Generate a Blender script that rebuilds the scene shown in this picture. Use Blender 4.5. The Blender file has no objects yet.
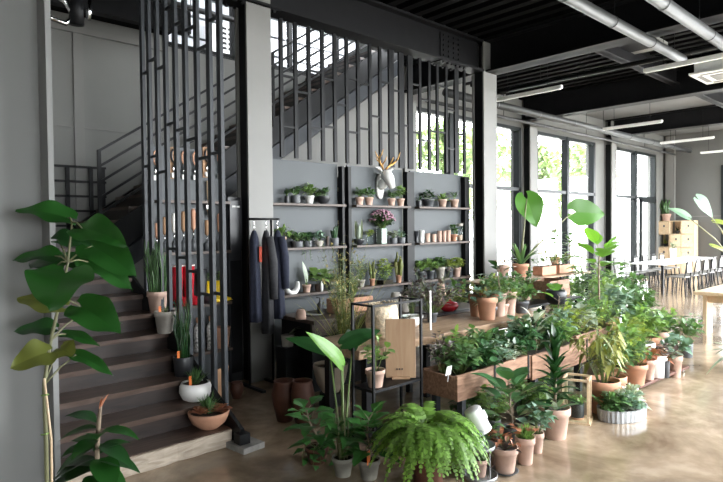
import bpy, math, random, zlib
from mathutils import Vector, Matrix
V = Vector
sc = bpy.context.scene
col = sc.collection
PI = math.pi

# ---------------------------------------------------------------- camera, sky, exposure
CAM_H = 1.7
YAW, PITCH, ROLL, FPX = math.radians(47.2412), math.radians(-1.3417), math.radians(-.5843), 574.43
_fw = V((math.cos(YAW)*math.cos(PITCH), math.sin(YAW)*math.cos(PITCH), math.sin(PITCH)))
_r = V((math.sin(YAW), -math.cos(YAW), 0)); _u = _r.cross(_fw)
_R = _r*math.cos(ROLL) + _u*math.sin(ROLL); _U = -_r*math.sin(ROLL) + _u*math.cos(ROLL)
EYE = V((0, 0, CAM_H))
cd = bpy.data.cameras.new('camera'); cam = bpy.data.objects.new('camera', cd); col.objects.link(cam)
cd.sensor_width = 36; cd.lens = FPX/723*36; cd.clip_start = .02; cd.clip_end = 300
m = Matrix((_R, _U, -_fw)).transposed().to_4x4(); m.translation = EYE
cam.matrix_world = m
sc.camera = cam

w = bpy.data.worlds.new('sky'); sc.world = w; w.use_nodes = True
bgn = w.node_tree.nodes['Background']
bgn.inputs[0].default_value = (0.93, 0.97, 1.0, 1); bgn.inputs[1].default_value = 7.0
sc.view_settings.view_transform = 'Standard'; sc.view_settings.look = 'None'
sc.view_settings.gamma = 1; sc.view_settings.use_curve_mapping = False
sc.view_settings.exposure = 1.75
sc.cycles.use_denoising = True
sc.cycles.max_bounces = 10; sc.cycles.diffuse_bounces = 5; sc.cycles.transparent_max_bounces = 12
sc.cycles.sample_clamp_indirect = 6

def portal(c, rot, sx, sy):
    l = bpy.data.lights.new('window_portal', 'AREA'); l.shape = 'RECTANGLE'; l.size = sx; l.size_y = sy
    l.cycles.is_portal = True
    o = bpy.data.objects.new('window_portal', l); o.location = c; o.rotation_euler = rot; col.objects.link(o)
# daylight enters through the north glazing, the south shopfront, the end window and the stairwell glass
for x0, x1 in ((8.3, 12.1), (12.75, 15.95), (17.05, 20.4)):
    portal(((x0+x1)/2, 7.7, 2.05), (-PI/2, 0, 0), x1-x0, 3.9)
portal((12.55, -1.15, 2.15), (PI/2, 0, 0), 16.3, 4.1)
portal((.7, -9.15, 1.85), (PI/2, 0, 0), 7.0, 1.7)
portal((21.3, 2.6, 1.9), (0, PI/2, 0), 3.4, 6.2)
portal((5.8, 8.5, 5.4), (-PI/2, 0, 0), 4.2, 1.9)

# ---------------------------------------------------------------- projection helpers (pixel -> point on a plane of the room)
def ray(u, v): return _fw + _R*((u-361.5)/FPX) - _U*((v-241)/FPX)
def P(u, v, ax, val):
    d = ray(u, v); t = (val-EYE[ax])/d[ax]; return EYE + d*t
def dep(p): return (V(p)-EYE).dot(_fw)
def pxm(p): return dep(p)/FPX           # metres per pixel at p

# ---------------------------------------------------------------- materials
MATS = {}
def nt(name):
    mt = bpy.data.materials.new(name); mt.use_nodes = True
    n = mt.node_tree.nodes; return mt, n, mt.node_tree.links, n['Principled BSDF']
def mat(name, c, rough=.6, metal=0, var=.15, scale=8, bump=0, spec=.5, dist=.01):
    """plain surface with a soft noise mottle"""
    mt, n, L, b = nt(name)
    b.inputs['Roughness'].default_value = rough; b.inputs['Metallic'].default_value = metal
    b.inputs['Specular IOR Level'].default_value = spec
    tc = n.new('ShaderNodeTexCoord'); no = n.new('ShaderNodeTexNoise'); no.inputs['Scale'].default_value = scale; no.inputs['Detail'].default_value = 5
    L.new(tc.outputs['Object'], no.inputs['Vector'])
    cr = n.new('ShaderNodeValToRGB')
    cr.color_ramp.elements[0].position = .3; cr.color_ramp.elements[1].position = .7
    cr.color_ramp.elements[0].color = tuple(max(0, x*(1-var)) for x in c)+(1,)
    cr.color_ramp.elements[1].color = tuple(min(1, x*(1+var)) for x in c)+(1,)
    L.new(no.outputs['Fac'], cr.inputs['Fac']); L.new(cr.outputs['Color'], b.inputs['Base Color'])
    if bump:
        bp = n.new('ShaderNodeBump'); bp.inputs['Strength'].default_value = bump; bp.inputs['Distance'].default_value = dist
        L.new(no.outputs['Fac'], bp.inputs['Height']); L.new(bp.outputs['Normal'], b.inputs['Normal'])
    MATS[name] = mt; return mt
def wood(name, c, c2, rough=.45, scale=(2, 14, 14), bump=.15):
    mt, n, L, b = nt(name); b.inputs['Roughness'].default_value = rough
    tc = n.new('ShaderNodeTexCoord'); mp = n.new('ShaderNodeMapping'); mp.inputs['Scale'].default_value = scale
    no = n.new('ShaderNodeTexNoise'); no.inputs['Scale'].default_value = 2.2; no.inputs['Detail'].default_value = 8; no.inputs['Distortion'].default_value = 1.2
    cr = n.new('ShaderNodeValToRGB'); cr.color_ramp.elements[0].position = .32; cr.color_ramp.elements[1].position = .68
    cr.color_ramp.elements[0].color = c+(1,); cr.color_ramp.elements[1].color = c2+(1,)
    bp = n.new('ShaderNodeBump'); bp.inputs['Strength'].default_value = bump; bp.inputs['Distance'].default_value = .01
    L.new(tc.outputs['Object'], mp.inputs[0]); L.new(mp.outputs[0], no.inputs['Vector']); L.new(no.outputs['Fac'], cr.inputs[0])
    L.new(cr.outputs[0], b.inputs['Base Color']); L.new(no.outputs['Fac'], bp.inputs['Height']); L.new(bp.outputs[0], b.inputs['Normal'])
    MATS[name] = mt; return mt
def leafmat(name, c, rough=.35, trans=.3, c2=None):
    """leaf: each leaf blade its own tone, light passes through"""
    mt, n, L, b = nt(name); b.inputs['Roughness'].default_value = rough
    ge = n.new('ShaderNodeNewGeometry'); cr = n.new('ShaderNodeValToRGB'); e = cr.color_ramp.elements
    lo = tuple(x*.6 for x in c); hi = c2 or tuple(min(1, x*1.5) for x in c)
    e[0].color = lo+(1,); e[1].color = hi+(1,); k = e.new(.5); k.color = c+(1,)
    L.new(ge.outputs['Random Per Island'], cr.inputs[0]); L.new(cr.outputs[0], b.inputs['Base Color'])
    tr = n.new('ShaderNodeBsdfTranslucent'); mx = n.new('ShaderNodeMixShader'); mx.inputs[0].default_value = trans
    br = n.new('ShaderNodeMix'); br.data_type = 'RGBA'; br.blend_type = 'MULTIPLY'; br.inputs[0].default_value = 1
    br.inputs[7].default_value = (1.3, 1.25, .6, 1)
    L.new(cr.outputs[0], br.inputs[6]); L.new(br.outputs[2], tr.inputs[0])
    L.new(b.outputs[0], mx.inputs[1]); L.new(tr.outputs[0], mx.inputs[2]); L.new(mx.outputs[0], n['Material Output'].inputs[0])
    MATS[name] = mt; return mt
def glassmat(name, tint=(1, 1, 1), gl=.08):
    mt = bpy.data.materials.new(name); mt.use_nodes = True; n = mt.node_tree.nodes; L = mt.node_tree.links
    for x in list(n):
        if x.type != 'OUTPUT_MATERIAL': n.remove(x)
    t = n.new('ShaderNodeBsdfTransparent'); t.inputs[0].default_value = tint+(1,)
    g = n.new('ShaderNodeBsdfGlossy'); g.inputs['Roughness'].default_value = .02
    lw = n.new('ShaderNodeLayerWeight'); lw.inputs[0].default_value = .25
    mu = n.new('ShaderNodeMath'); mu.operation = 'MULTIPLY'; mu.inputs[1].default_value = gl*4
    mx = n.new('ShaderNodeMixShader'); L.new(lw.outputs['Fresnel'], mu.inputs[0]); L.new(mu.outputs[0], mx.inputs[0])
    L.new(t.outputs[0], mx.inputs[1]); L.new(g.outputs[0], mx.inputs[2]); L.new(mx.outputs[0], n['Material Output'].inputs[0])
    MATS[name] = mt; return mt

mat('grey_paint', (.175, .172, .162), .55, var=.05, scale=2)
mat('grey_paint_lit', (.23, .232, .225), .6, var=.05, scale=2)  # same grey paint, lightened to put more light on the near column
mat('wall_grey', (.17, .17, .16), .7, var=.06, scale=1.2)
mat('panel_grey', (.07, .077, .082), .5, var=.05, scale=1.5, spec=0.25)
mat('black_steel', (.006, .0063, .007), .45, var=.15, spec=0.2)
mat('slat_steel', (.04, .044, .05), .42, var=.1, spec=0.25)
mat('dark_beam', (.008, .008, .009), .55, var=.15, spec=0.15)
mat('ceiling_black', (.004, .004, .0045), .8, var=.2, spec=0.08)
mat('ceiling_plaster', (.13, .13, .128), .8, var=.12, scale=1.5)
mat('frame_dark', (.014, .017, .018), .4, spec=0.25)
mat('white_paint', (.78, .78, .76), .5, var=.04)
mat('siding', (.3, .31, .33), .6, var=.05)
mat('siding_gap', (.05, .05, .055), .7)
mat('galvanised', (.30, .31, .315), .45, .4, var=.2, scale=12)
mat('duct_grey', (.05, .052, .052), .45, .0, var=.12, scale=12)
mat('wall_end', (.105, .104, .098), .7, var=.06, scale=1.2)
mat('chair_grey', (.22, .215, .2), .5)
mat('concrete', (.22, .21, .195), .85, var=.35, scale=9, bump=.3)
mat('chrome', (.7, .7, .7), .15, 1, var=.05)
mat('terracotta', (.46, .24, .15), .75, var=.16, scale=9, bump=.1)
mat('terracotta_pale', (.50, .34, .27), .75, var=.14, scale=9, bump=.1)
mat('terracotta_dark', (.085, .03, .017), .6, var=.25, scale=9, bump=.1)  # dark clay, lowered further to put the floor shade into the urns
mat('grey_pot', (.36, .33, .29), .75, var=.15, scale=9, bump=.1)
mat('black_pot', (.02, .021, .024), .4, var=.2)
mat('slate_pot', (.075, .08, .085), .5, var=.2)
mat('white_pot', (.72, .71, .68), .5, var=.08)
mat('mossy_pot', (.22, .21, .175), .8, var=.45, scale=7, bump=.2)
mat('beige_pot', (.36, .30, .23), .65, var=.12, scale=5)
mat('soil', (.035, .024, .016), .95, var=.5, scale=60, bump=.8)
mat('gravel', (.13, .12, .115), .9, var=.9, scale=90, bump=1)
mat('stem_green', (.12, .18, .05), .5)
mat('stem_pale', (.16, .16, .08), .55)
mat('bark', (.21, .16, .11), .8, var=.3, scale=20, bump=.3)
mat('gold', (.55, .30, .09), .35, .8, var=.2)
mat('orange_plastic', (.72, .19, .05), .4)
mat('kraft_card', (.30, .17, .09), .7)
mat('red_rubber', (.42, .015, .025), .25, var=.1)
mat('yellow_rubber', (.85, .58, .02), .28, var=.08)
mat('navy_cloth', (.012, .015, .03), .9, var=.25, scale=30, bump=.2)
mat('charcoal_cloth', (.03, .03, .033), .9, var=.25, scale=30, bump=.2)
mat('red_cloth', (.45, .07, .04), .85)
mat('basket', (.68, .56, .4), .8, var=.3, scale=40, bump=.9)
mat('straw', (.30, .25, .09), .8, var=.3)
mat('vase_water', (.34, .38, .33), .3)
mat('pink_flower', (.36, .19, .25), .7, var=.35, scale=20)
mat('terrazzo', (.5, .49, .47), .7, var=.8, scale=45)
mat('ground_pale', (.5, .49, .46), .9, var=.08, scale=.5)
mat('dark_interior', (.05, .05, .052), .7, spec=0.2)
wood('riser_wood_shaded', (.010, .006, .005), (.032, .019, .015), .4, (1.2, 9, 9))  # same wood as the treads, darkened to paint the risers' shade
wood('stair_wood_lit', (.055, .034, .026), (.12, .08, .062), .33, (1.2, 9, 9))  # treads and landing: reflected light put into a lighter wood colour
wood('old_beam_wood', (.30, .24, .18), (.55, .47, .38), .7, (1.5, 10, 10), .4)
wood('planter_wood', (.17, .085, .048), (.33, .19, .12), .7, (2, 12, 12), .35)
wood('slab_wood', (.22, .13, .075), (.38, .26, .16), .5, (1.5, 8, 8))
wood('pale_wood', (.58, .42, .26), (.7, .55, .37), .5, (1.5, 9, 9))
wood('board_wood', (.30, .18, .10), (.37, .24, .14), .5, (9, 9, 1.2))
wood('dark_wood', (.035, .022, .016), (.085, .055, .04), .5)
leafmat('leaf_mid', (.095, .19, .07))
leafmat('leaf_dark', (.016, .06, .016), .28, .2)
leafmat('leaf_bright', (.19, .31, .10), .4, .35)
leafmat('leaf_lime', (.28, .36, .09), .4, .35)
leafmat('leaf_blue', (.17, .29, .21), .45, .2, (.42, .52, .42))
leafmat('leaf_silver', (.36, .42, .33), .5, .2, (.6, .64, .55))
leafmat('leaf_purple', (.10, .075, .075), .4, .15, (.2, .16, .14))
leafmat('leaf_fern', (.18, .33, .065), .5, .35)
leafmat('leaf_philo', (.045, .15, .035), .3, .25)
leafmat('leaf_copper', (.35, .14, .08), .45, .2)
leafmat('leaf_olive', (.19, .22, .06), .45, .3, (.42, .42, .16))
leafmat('leaf_jade', (.055, .135, .055), .25, .2)
leafmat('leaf_hero', (.018, .085, .014), .35, .3)
leafmat('leaf_sunlit', (.16, .36, .06), .3, .4)  # vivid green for the big paddle leaf and the ficus
leafmat('leaf_alocasia', (.06, .17, .025), .4, .28)
leafmat('leaf_yellowed', (.13, .15, .03), .5, .3)
leafmat('tree_leaf', (.19, .26, .14), .6, .35)
glassmat('window_glass'); glassmat('jar_glass', (.9, .95, .93), .15)

def floor_mat():
    mt, n, L, b = nt('polished_floor')
    tc = n.new('ShaderNodeTexCoord')
    n1 = n.new('ShaderNodeTexNoise'); n1.inputs['Scale'].default_value = 1.1; n1.inputs['Detail'].default_value = 9; n1.inputs['Roughness'].default_value = .62; n1.inputs['Distortion'].default_value = 1.4
    n2 = n.new('ShaderNodeTexNoise'); n2.inputs['Scale'].default_value = 7; n2.inputs['Detail'].default_value = 6
    L.new(tc.outputs['Object'], n1.inputs['Vector']); L.new(tc.outputs['Object'], n2.inputs['Vector'])
    ad = n.new('ShaderNodeMath'); ad.operation = 'MULTIPLY_ADD'; ad.inputs[1].default_value = .35
    L.new(n2.outputs['Fac'], ad.inputs[0]); L.new(n1.outputs['Fac'], ad.inputs[2])
    cr = n.new('ShaderNodeValToRGB'); e = cr.color_ramp.elements
    e[0].position = .42; e[0].color = (.16, .108, .068, 1); e[1].position = .95; e[1].color = (.52, .41, .30, 1)
    k = e.new(.68); k.color = (.32, .24, .165, 1)
    L.new(ad.outputs[0], cr.inputs[0]); L.new(cr.outputs[0], b.inputs['Base Color'])
    rr = n.new('ShaderNodeMapRange'); rr.inputs[3].default_value = .06; rr.inputs[4].default_value = .2
    L.new(n1.outputs['Fac'], rr.inputs[0]); L.new(rr.outputs[0], b.inputs['Roughness'])
    bp = n.new('ShaderNodeBump'); bp.inputs['Strength'].default_value = .06; bp.inputs['Distance'].default_value = .02
    L.new(n1.outputs['Fac'], bp.inputs['Height']); L.new(bp.outputs[0], b.inputs['Normal'])
    b.inputs['Specular IOR Level'].default_value = .7
    MATS['polished_floor'] = mt
floor_mat()

# ---------------------------------------------------------------- mesh builder
class MB:
    def __init__(s): s.v = []; s.f = []
    def quad(s, a, b, c, d):
        i = len(s.v); s.v += [a, b, c, d]; s.f.append((i, i+1, i+2, i+3))
    def box(s, c, d, rz=0, rot=None):
        """centre c, full size d"""
        i = len(s.v); M = rot or Matrix.Rotation(rz, 3, 'Z'); c = V(c)
        for x in (-.5, .5):
            for y in (-.5, .5):
                for z in (-.5, .5): s.v.append(c + M @ V((x*d[0], y*d[1], z*d[2])))
        for q in ((0, 1, 3, 2), (4, 6, 7, 5), (0, 4, 5, 1), (2, 3, 7, 6), (0, 2, 6, 4), (1, 5, 7, 3)): s.f.append(tuple(i+k for k in q))
        return s
    def bb(s, x0, x1, y0, y1, z0, z1): return s.box(((x0+x1)/2, (y0+y1)/2, (z0+z1)/2), (x1-x0, y1-y0, z1-z0))
    def bar(s, a, b, w, h=None, up=V((0, 0, 1))):
        a, b = V(a), V(b); t = (b-a); L = t.length; t = t/L; h = h or w
        if abs(t.dot(up)) > .98: up = V((0, 1, 0))
        sd = t.cross(up).normalized(); n = sd.cross(t)
        return s.box((a+b)/2, (L, w, h), rot=Matrix((t, sd, n)).transposed())
    def tube(s, pts, rad, n=8, cap=True, sx=1, sy=1):
        pts = [V(p) for p in pts]; m = len(pts)
        if not isinstance(rad, (list, tuple)): rad = [rad]*m
        up = V((0, 0, 1)); base = len(s.v); ref = None
        for k in range(m):
            t = (pts[min(k+1, m-1)]-pts[max(k-1, 0)])
            t = t.normalized() if t.length > 1e-9 else up
            if ref is None: ref = t.cross(up) if abs(t.z) < .95 else V((1, 0, 0))
            sd = (ref - t*ref.dot(t)); sd = sd.normalized() if sd.length > 1e-6 else t.orthogonal().normalized(); ref = sd
            bn = t.cross(sd)
            for j in range(n):
                a = 2*PI*j/n; s.v.append(pts[k] + sd*(math.cos(a)*rad[k]*sx) + bn*(math.sin(a)*rad[k]*sy))
        for k in range(m-1):
            for j in range(n):
                a = base+k*n+j; b = base+k*n+(j+1) % n; s.f.append((a, b, b+n, a+n))
        if cap:
            s.f.append(tuple(base+j for j in reversed(range(n)))); s.f.append(tuple(base+(m-1)*n+j for j in range(n)))
        return s
    def lathe(s, prof, n=20, c=(0, 0, 0), rib=0, sy=1, nrib=0):
        c = V(c); base = len(s.v); m = len(prof)
        for r, z in prof:
            for j in range(n):
                a = 2*PI*j/n; q = r*(1+rib*(1 if j % 2 else -1)) if rib else r
                s.v.append(c+V((q*math.cos(a), q*math.sin(a)*sy, z)))
        for k in range(m-1):
            for j in range(n):
                a = base+k*n+j; b = base+k*n+(j+1) % n; s.f.append((a, b, b+n, a+n))
        s.f.append(tuple(base+j for j in reversed(range(n)))); s.f.append(tuple(base+(m-1)*n+j for j in range(n)))
        return s
    def disc(s, r, z, n=16, c=(0, 0), sy=1):
        i = len(s.v); s.v += [V((c[0]+r*math.cos(2*PI*j/n), c[1]+r*sy*math.sin(2*PI*j/n), z)) for j in range(n)]; s.f.append(tuple(range(i, i+n))); return s
    def ball(s, c, r, n=8, sz=1):
        pr = [(max(1e-4, r*math.sin(PI*k/n)), -r*sz*math.cos(PI*k/n)) for k in range(n+1)]
        return s.lathe(pr, max(6, n+2), c)
    def build(s, name, m, parent=None, smooth=False, loc=None, bevel=0):
        me = bpy.data.meshes.new(name); me.from_pydata([tuple(x) for x in s.v], [], s.f)
        if smooth: me.polygons.foreach_set('use_smooth', [True]*len(me.polygons))
        me.materials.append(MATS[m] if isinstance(m, str) else m); me.update()
        o = bpy.data.objects.new(name, me); col.objects.link(o)
        if parent: o.parent = parent
        if loc is not None: o.location = loc
        if bevel:
            bv = o.modifiers.new('edge', 'BEVEL'); bv.width = bevel; bv.segments = 2; bv.limit_method = 'ANGLE'
        return o

def tag(o, label=None, cat=None, group=None, kind=None):
    if label: o['label'] = label
    if cat: o['category'] = cat
    if group: o['group'] = group
    if kind: o['kind'] = kind
    return o
def thing(name, label, cat, loc=(0, 0, 0), rz=0, group=None):
    o = bpy.data.objects.new(name, None); o.empty_display_size = .1; col.objects.link(o)
    o.location = loc; o.rotation_euler = (0, 0, rz); return tag(o, label, cat, group)
def struct(name, mb, m, label=None, cat=None, **k):
    o = mb.build(name, m, **k); tag(o, label, cat, kind='structure'); return o
def copy_tree(o, parent=None):
    c = o.copy(); col.objects.link(c)
    if parent: c.parent = parent
    for ch in [x for x in o.children]: copy_tree(ch, c)
    return c
# ---------------------------------------------------------------- leaves and plants
def w_ovate(t): return max(0., math.sin(PI*t**.8))
def w_lance(t): return max(0., math.sin(PI*t**.75))**.8
def w_strap(t): return min(1, .35+t*4)*(1-t**5)
def w_round(t): return math.sqrt(max(0, 1-(2*t-1)**2))
def w_lobed(t): return max(0., math.sin(PI*t**.7))*(.78+.28*math.cos(t*22))
def w_spoon(t): return max(0., math.sin(PI*t**1.6))**.8
SH = dict(ovate=w_ovate, lance=w_lance, strap=w_strap, round=w_round, lobed=w_lobed, spoon=w_spoon)
Z = V((0, 0, 1))
def leaf(mb, p, d, L, W, shape='ovate', droop=.4, fold=.2, ns=5, up=Z, curl=0):
    d = d.normalized(); s = d.cross(up)
    s = s.normalized() if s.length > 1e-3 else V((1, 0, 0))
    f = SH[shape]; i0 = len(mb.v)
    for k in range(ns+1):
        t = k/ns; c = p + d*(L*t) - Z*(droop*L*t*t); n = s.cross(d)
        if n.z < 0: n = -n
        hw = W*.5*f(t) + (.0008 if 0 < k < ns else .0004); e = n*(fold*hw + curl*hw*math.sin(t*9))
        mb.v += [c + s*hw + e, c, c - s*hw + e]
    for k in range(ns):
        a = i0+k*3; mb.f += [(a, a+1, a+4, a+3), (a+1, a+2, a+5, a+4)]
def heart_leaf(mb, p, d, up, L, W, ns=12, notch=.2, wave=.05, droop=.15, cup=.12, seed=0):
    """big leaf with a notch at the stalk: p is where the stalk meets the blade, d towards the tip"""
    rg = random.Random(seed); d = d.normalized(); s = d.cross(up).normalized(); n = s.cross(d).normalized(); i0 = len(mb.v); ph = rg.random()*6
    for k in range(ns+1):
        t = k/ns; x = (t-notch)*L; hw = W*.5*(math.sin(PI*min(1, max(.0, t*.94+.06))**.72)**.8 if t < 1 else 0.004)
        gap = hw*.3*max(0, 1-t/notch)**.7 if t < notch else 0
        c = p + d*x - n*(droop*L*max(0, t-notch)**2)
        for sg in (1, -1):
            for q in (0, .5, 1):
                y = gap+(hw-gap)*q
                lift = cup*y*y/(W*.5) + wave*W*.5*math.sin(t*11+ph+sg)*q*q
                mb.v.append(c + s*(sg*y) + n*lift)
    for k in range(ns):
        for h in (0, 3):
            for q in (0, 1):
                a = i0+k*6+h+q; mb.f.append((a, a+1, a+7, a+6) if h == 0 else (a+1, a, a+6, a+7))
def rdir(rg, el0, el1, az=None):
    a = rg.uniform(0, 2*PI) if az is None else az; e = math.radians(rg.uniform(el0, el1))
    return V((math.cos(a)*math.cos(e), math.sin(a)*math.cos(e), math.sin(e)))
# every foliage maker returns (leaf mesh builder, stem mesh builder or None); origin = middle of the soil
def f_bush(rg, h=.25, r=.15, n=60, L=.08, W=.045, shape='ovate', ns=4, droop=.35, stems=None, base=.0, fold=.2):
    lv, st = MB(), MB(); k = stems or max(5, n//8); per = max(2, n//k)
    for i in range(k):
        a = 2*PI*(i+rg.random())/k; q = r*math.sqrt(rg.random()); hh = h*(1-.45*(q/r)**2)*rg.uniform(.75, 1.05)
        tip = V((math.cos(a)*q, math.sin(a)*q, hh)); b0 = V((math.cos(a)*q*.15, math.sin(a)*q*.15, 0)); mid = (b0+tip)/2 + V((0, 0, hh*.15))
        st.tube([b0, mid, tip], [.0035, .003, .002], 4)
        for j in range(per):
            t = base+(1-base)*(.25+.75*(j+1)/per); p = b0.lerp(mid, min(1, t*2)) if t < .5 else mid.lerp(tip, t*2-1)
            dd = rdir(rg, -5, 60) + V((math.cos(a), math.sin(a), 0))*.5
            leaf(lv, p, dd, L*rg.uniform(.65, 1.15), W*rg.uniform(.75, 1.15), shape, droop*rg.uniform(.3, 1.4), fold, ns)
    return lv, st
def f_rosette(rg, n=20, L=.1, W=.03, e0=10, e1=80, shape='lance', droop=.25, ns=4, fold=.35, h=0):
    lv = MB()
    for i in range(n):
        t = i/n; e = e0+(e1-e0)*t; a = i*2.39996+rg.uniform(-.2, .2)
        leaf(lv, V((0, 0, h*t)), rdir(rg, e-6, e+6, a), L*(1-.45*t)*rg.uniform(.85, 1.1), W*(1-.3*t), shape, droop*(1-t), fold, ns)
    return lv, None
def f_fern(rg, n=70, L=.4, pin=.055, rise=.9):
    lv, st = MB(), MB()
    for i in range(n):
        a = i*2.39996+rg.uniform(-.3, .3); el = math.radians(rg.uniform(25, 88)); LL = L*rg.uniform(.7, 1.1); pts = []
        o = V((math.cos(a), math.sin(a), 0)); m = 17; p = V((0, 0, 0)); e = el
        for k in range(m+1):
            pts.append(p.copy()); p = p + (o*math.cos(e)+Z*math.sin(e))*(LL/m); e -= (el+1.25)/m*rg.uniform(.8, 1.2)
        st.tube([pts[0], pts[5], pts[10], pts[-1]], [.002, .0018, .0014, .0008], 3, cap=False)
        for k in range(2, m+1):
            t = (pts[k]-pts[k-1]).normalized(); s = t.cross(Z)
            s = s.normalized() if s.length > .05 else V((-o.y, o.x, 0)); pl = pin*math.sin(PI*(.12+.86*(k/m)**.75))*rg.uniform(.85, 1.15)+.006
            nn = s.cross(t)
            for sg in (1, -1):
                d = (s*sg + t*.35 - Z*.12).normalized(); q = pts[k]; wd = t*(.42*LL/m)
                i0 = len(lv.v); lv.v += [q-wd, q+wd, q+d*pl*.6+wd*1.0, q+d*pl, q+d*pl*.6-wd*.8]; lv.f.append((i0, i0+1, i0+2, i0+3, i0+4))
    return lv, st
def f_upright(rg, n=8, h=.2, W=.03, lean=12, ns=5):
    lv = MB()
    for i in range(n):
        a = rg.uniform(0, 6.28); q = W*.9*math.sqrt(rg.random())
        leaf(lv, V((math.cos(a)*q, math.sin(a)*q, 0)), rdir(rg, 90-lean, 88, a), h*rg.uniform(.6, 1.1), W, 'strap', -.02, .4, ns, up=V((-math.sin(a), math.cos(a), .1)).cross(Z) if rg.random() < .5 else V((1, .3, 0)))
    return lv, None
def f_columns(rg, n=9, h=.3, r=.012, spread=.05, wob=.02):
    lv = MB()
    for i in range(n):
        a = i*2.4; q = spread*math.sqrt((i+.5)/n); hh = h*rg.uniform(.55, 1.05); b = V((math.cos(a)*q, math.sin(a)*q, 0))
        pts = [b + V((rg.uniform(-wob, wob)*k/4+math.cos(a)*.02*k/4, rg.uniform(-wob, wob)*k/4+math.sin(a)*.02*k/4, hh*k/4)) for k in range(5)]
        lv.tube(pts, [r*.9, r, r*1.05, r, r*.45], 6)
        for j in range(3):
            if rg.random() < .5:
                p = pts[rg.randint(1, 3)]; d = rdir(rg, 50, 75); lv.tube([p, p+d*r*4, p+d*r*4+Z*hh*.25], [r*.6, r*.7, r*.3], 5)
    return lv, None
def f_wispy(rg, h=.8, r=.25, n=40, tw=6, leafL=.03, leafW=.012, start=.1, sweep=0):
    lv, st = MB(), MB()
    for i in range(n):
        a = rg.uniform(0, 6.28); q = r*math.sqrt(rg.random()); hh = h*rg.uniform(.45, 1.05); p = V((0, 0, 0)); pts = [p]
        for k in range(1, 6):
            t = k/5; p = V((math.cos(a)*q*t**1.3+rg.uniform(-.02, .02), math.sin(a)*q*t**1.3+rg.uniform(-.02, .02), hh*t-sweep*t*t*q)); pts.append(p)
        st.tube(pts, [.003, .0026, .0022, .0018, .0014, .0009], 3, cap=False)
        for j in range(tw):
            k = rg.randint(1, 4); t = rg.random()
            if (k+t)/5 < start: continue
            p = pts[k].lerp(pts[k+1], t); leaf(lv, p, rdir(rg, -10, 70), leafL*rg.uniform(.6, 1.2), leafW, 'lance', .3, .2, 3)
    return lv, st
def f_trail(rg, n=8, L=.3, r=.08, leafL=.04, leafW=.03, shape='round', top=.04):
    lv, st = MB(), MB()
    for i in range(n):
        a = 2*PI*i/n+rg.uniform(-.3, .3); l = L*rg.uniform(.4, 1.1); o = V((math.cos(a), math.sin(a), 0)); pts = [V((0, 0, 0)), o*r*.6+Z*top, o*r*1.05+Z*top*.6, o*(r*1.2)-Z*l*.5, o*(r*1.2+rg.uniform(-.01, .02))-Z*l]
        st.tube(pts, .0018, 3, cap=False)
        for j in range(int(l/leafL*2.2)+3):
            t = rg.random()*3.99; k = int(t); p = pts[k].lerp(pts[k+1], t-k); leaf(lv, p, rdir(rg, -40, 40)+o*.6, leafL*rg.uniform(.7, 1.2), leafW, shape, .3, .15, 3)
    return lv, st
def f_grass(rg, n=60, h=.2, r=.1, W=.005, droop=.5):
    lv = MB()
    for i in range(n): leaf(lv, V((rg.uniform(-.02, .02), rg.uniform(-.02, .02), 0)), rdir(rg, 35, 88), h*rg.uniform(.5, 1.1), W, 'strap', droop*rg.random(), .3, 4)
    return lv, None
def f_tree(rg, h=.8, n=18, L=.16, W=.1, shape='ovate', r0=.009, top=.5, lean=(0, 0), e=(5, 60), droop=.35, ns=6):
    lv, st = MB(), MB(); pts = [V((lean[0]*t*t+.015*math.sin(t*7), lean[1]*t*t, h*t)) for t in [k/6 for k in range(7)]]
    st.tube(pts, [r0*(1-.08*k) for k in range(7)], 6)
    for i in range(n):
        t = top+(1-top)*(i+.5)/n; k = min(5, int(t*6)); p = pts[k].lerp(pts[k+1], t*6-k); d = rdir(rg, e[0]+(e[1]-e[0])*(i/n)*.6, e[0]+(e[1]-e[0])*(.4+.6*i/n), i*2.39996+rg.uniform(-.3, .3))
        q = p+d*L*.35; st.tube([p, q], [.003, .002], 3, cap=False); leaf(lv, q, d, L*rg.uniform(.75, 1.15), W*rg.uniform(.8, 1.1), shape, droop, .15, ns)
    return lv, st
def f_dracaena(rg, h=.5, n=60, L=.22, W=.03, r0=.012, top=.25):
    lv, st = MB(), MB(); st.tube([(0, 0, 0), (.01, 0, h*.5), (0, .01, h)], [r0, r0*.9, r0*.6], 6)
    for i in range(n):
        t = i/n; z = h*(top+(1-top)*t); leaf(lv, V((0, 0, z)), rdir(rg, 10+60*t, 35+50*t, i*2.39996), L*rg.uniform(.8, 1.1)*(1-.25*t), W, 'lance', .45*(1-t)+.1, .3, 5)
    return lv, st
def f_flowers(rg, h=.16, r=.13, n=40):
    lv, st = MB(), MB()
    for i in range(n):
        d = rdir(rg, 5, 85); p = V((d.x*r, d.y*r, h*.35+d.z*h*.65)); st.tube([V((0, 0, 0)), p*.6+Z*.02, p], .0022, 3, cap=False); lv.ball(p, .016*rg.uniform(.8, 1.3), 4, .7)
    return lv, st
FO = dict(bush=f_bush, ros=f_rosette, fern=f_fern, up=f_upright, col=f_columns, wisp=f_wispy, trail=f_trail, grass=f_grass, tree=f_tree, drac=f_dracaena)

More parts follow.
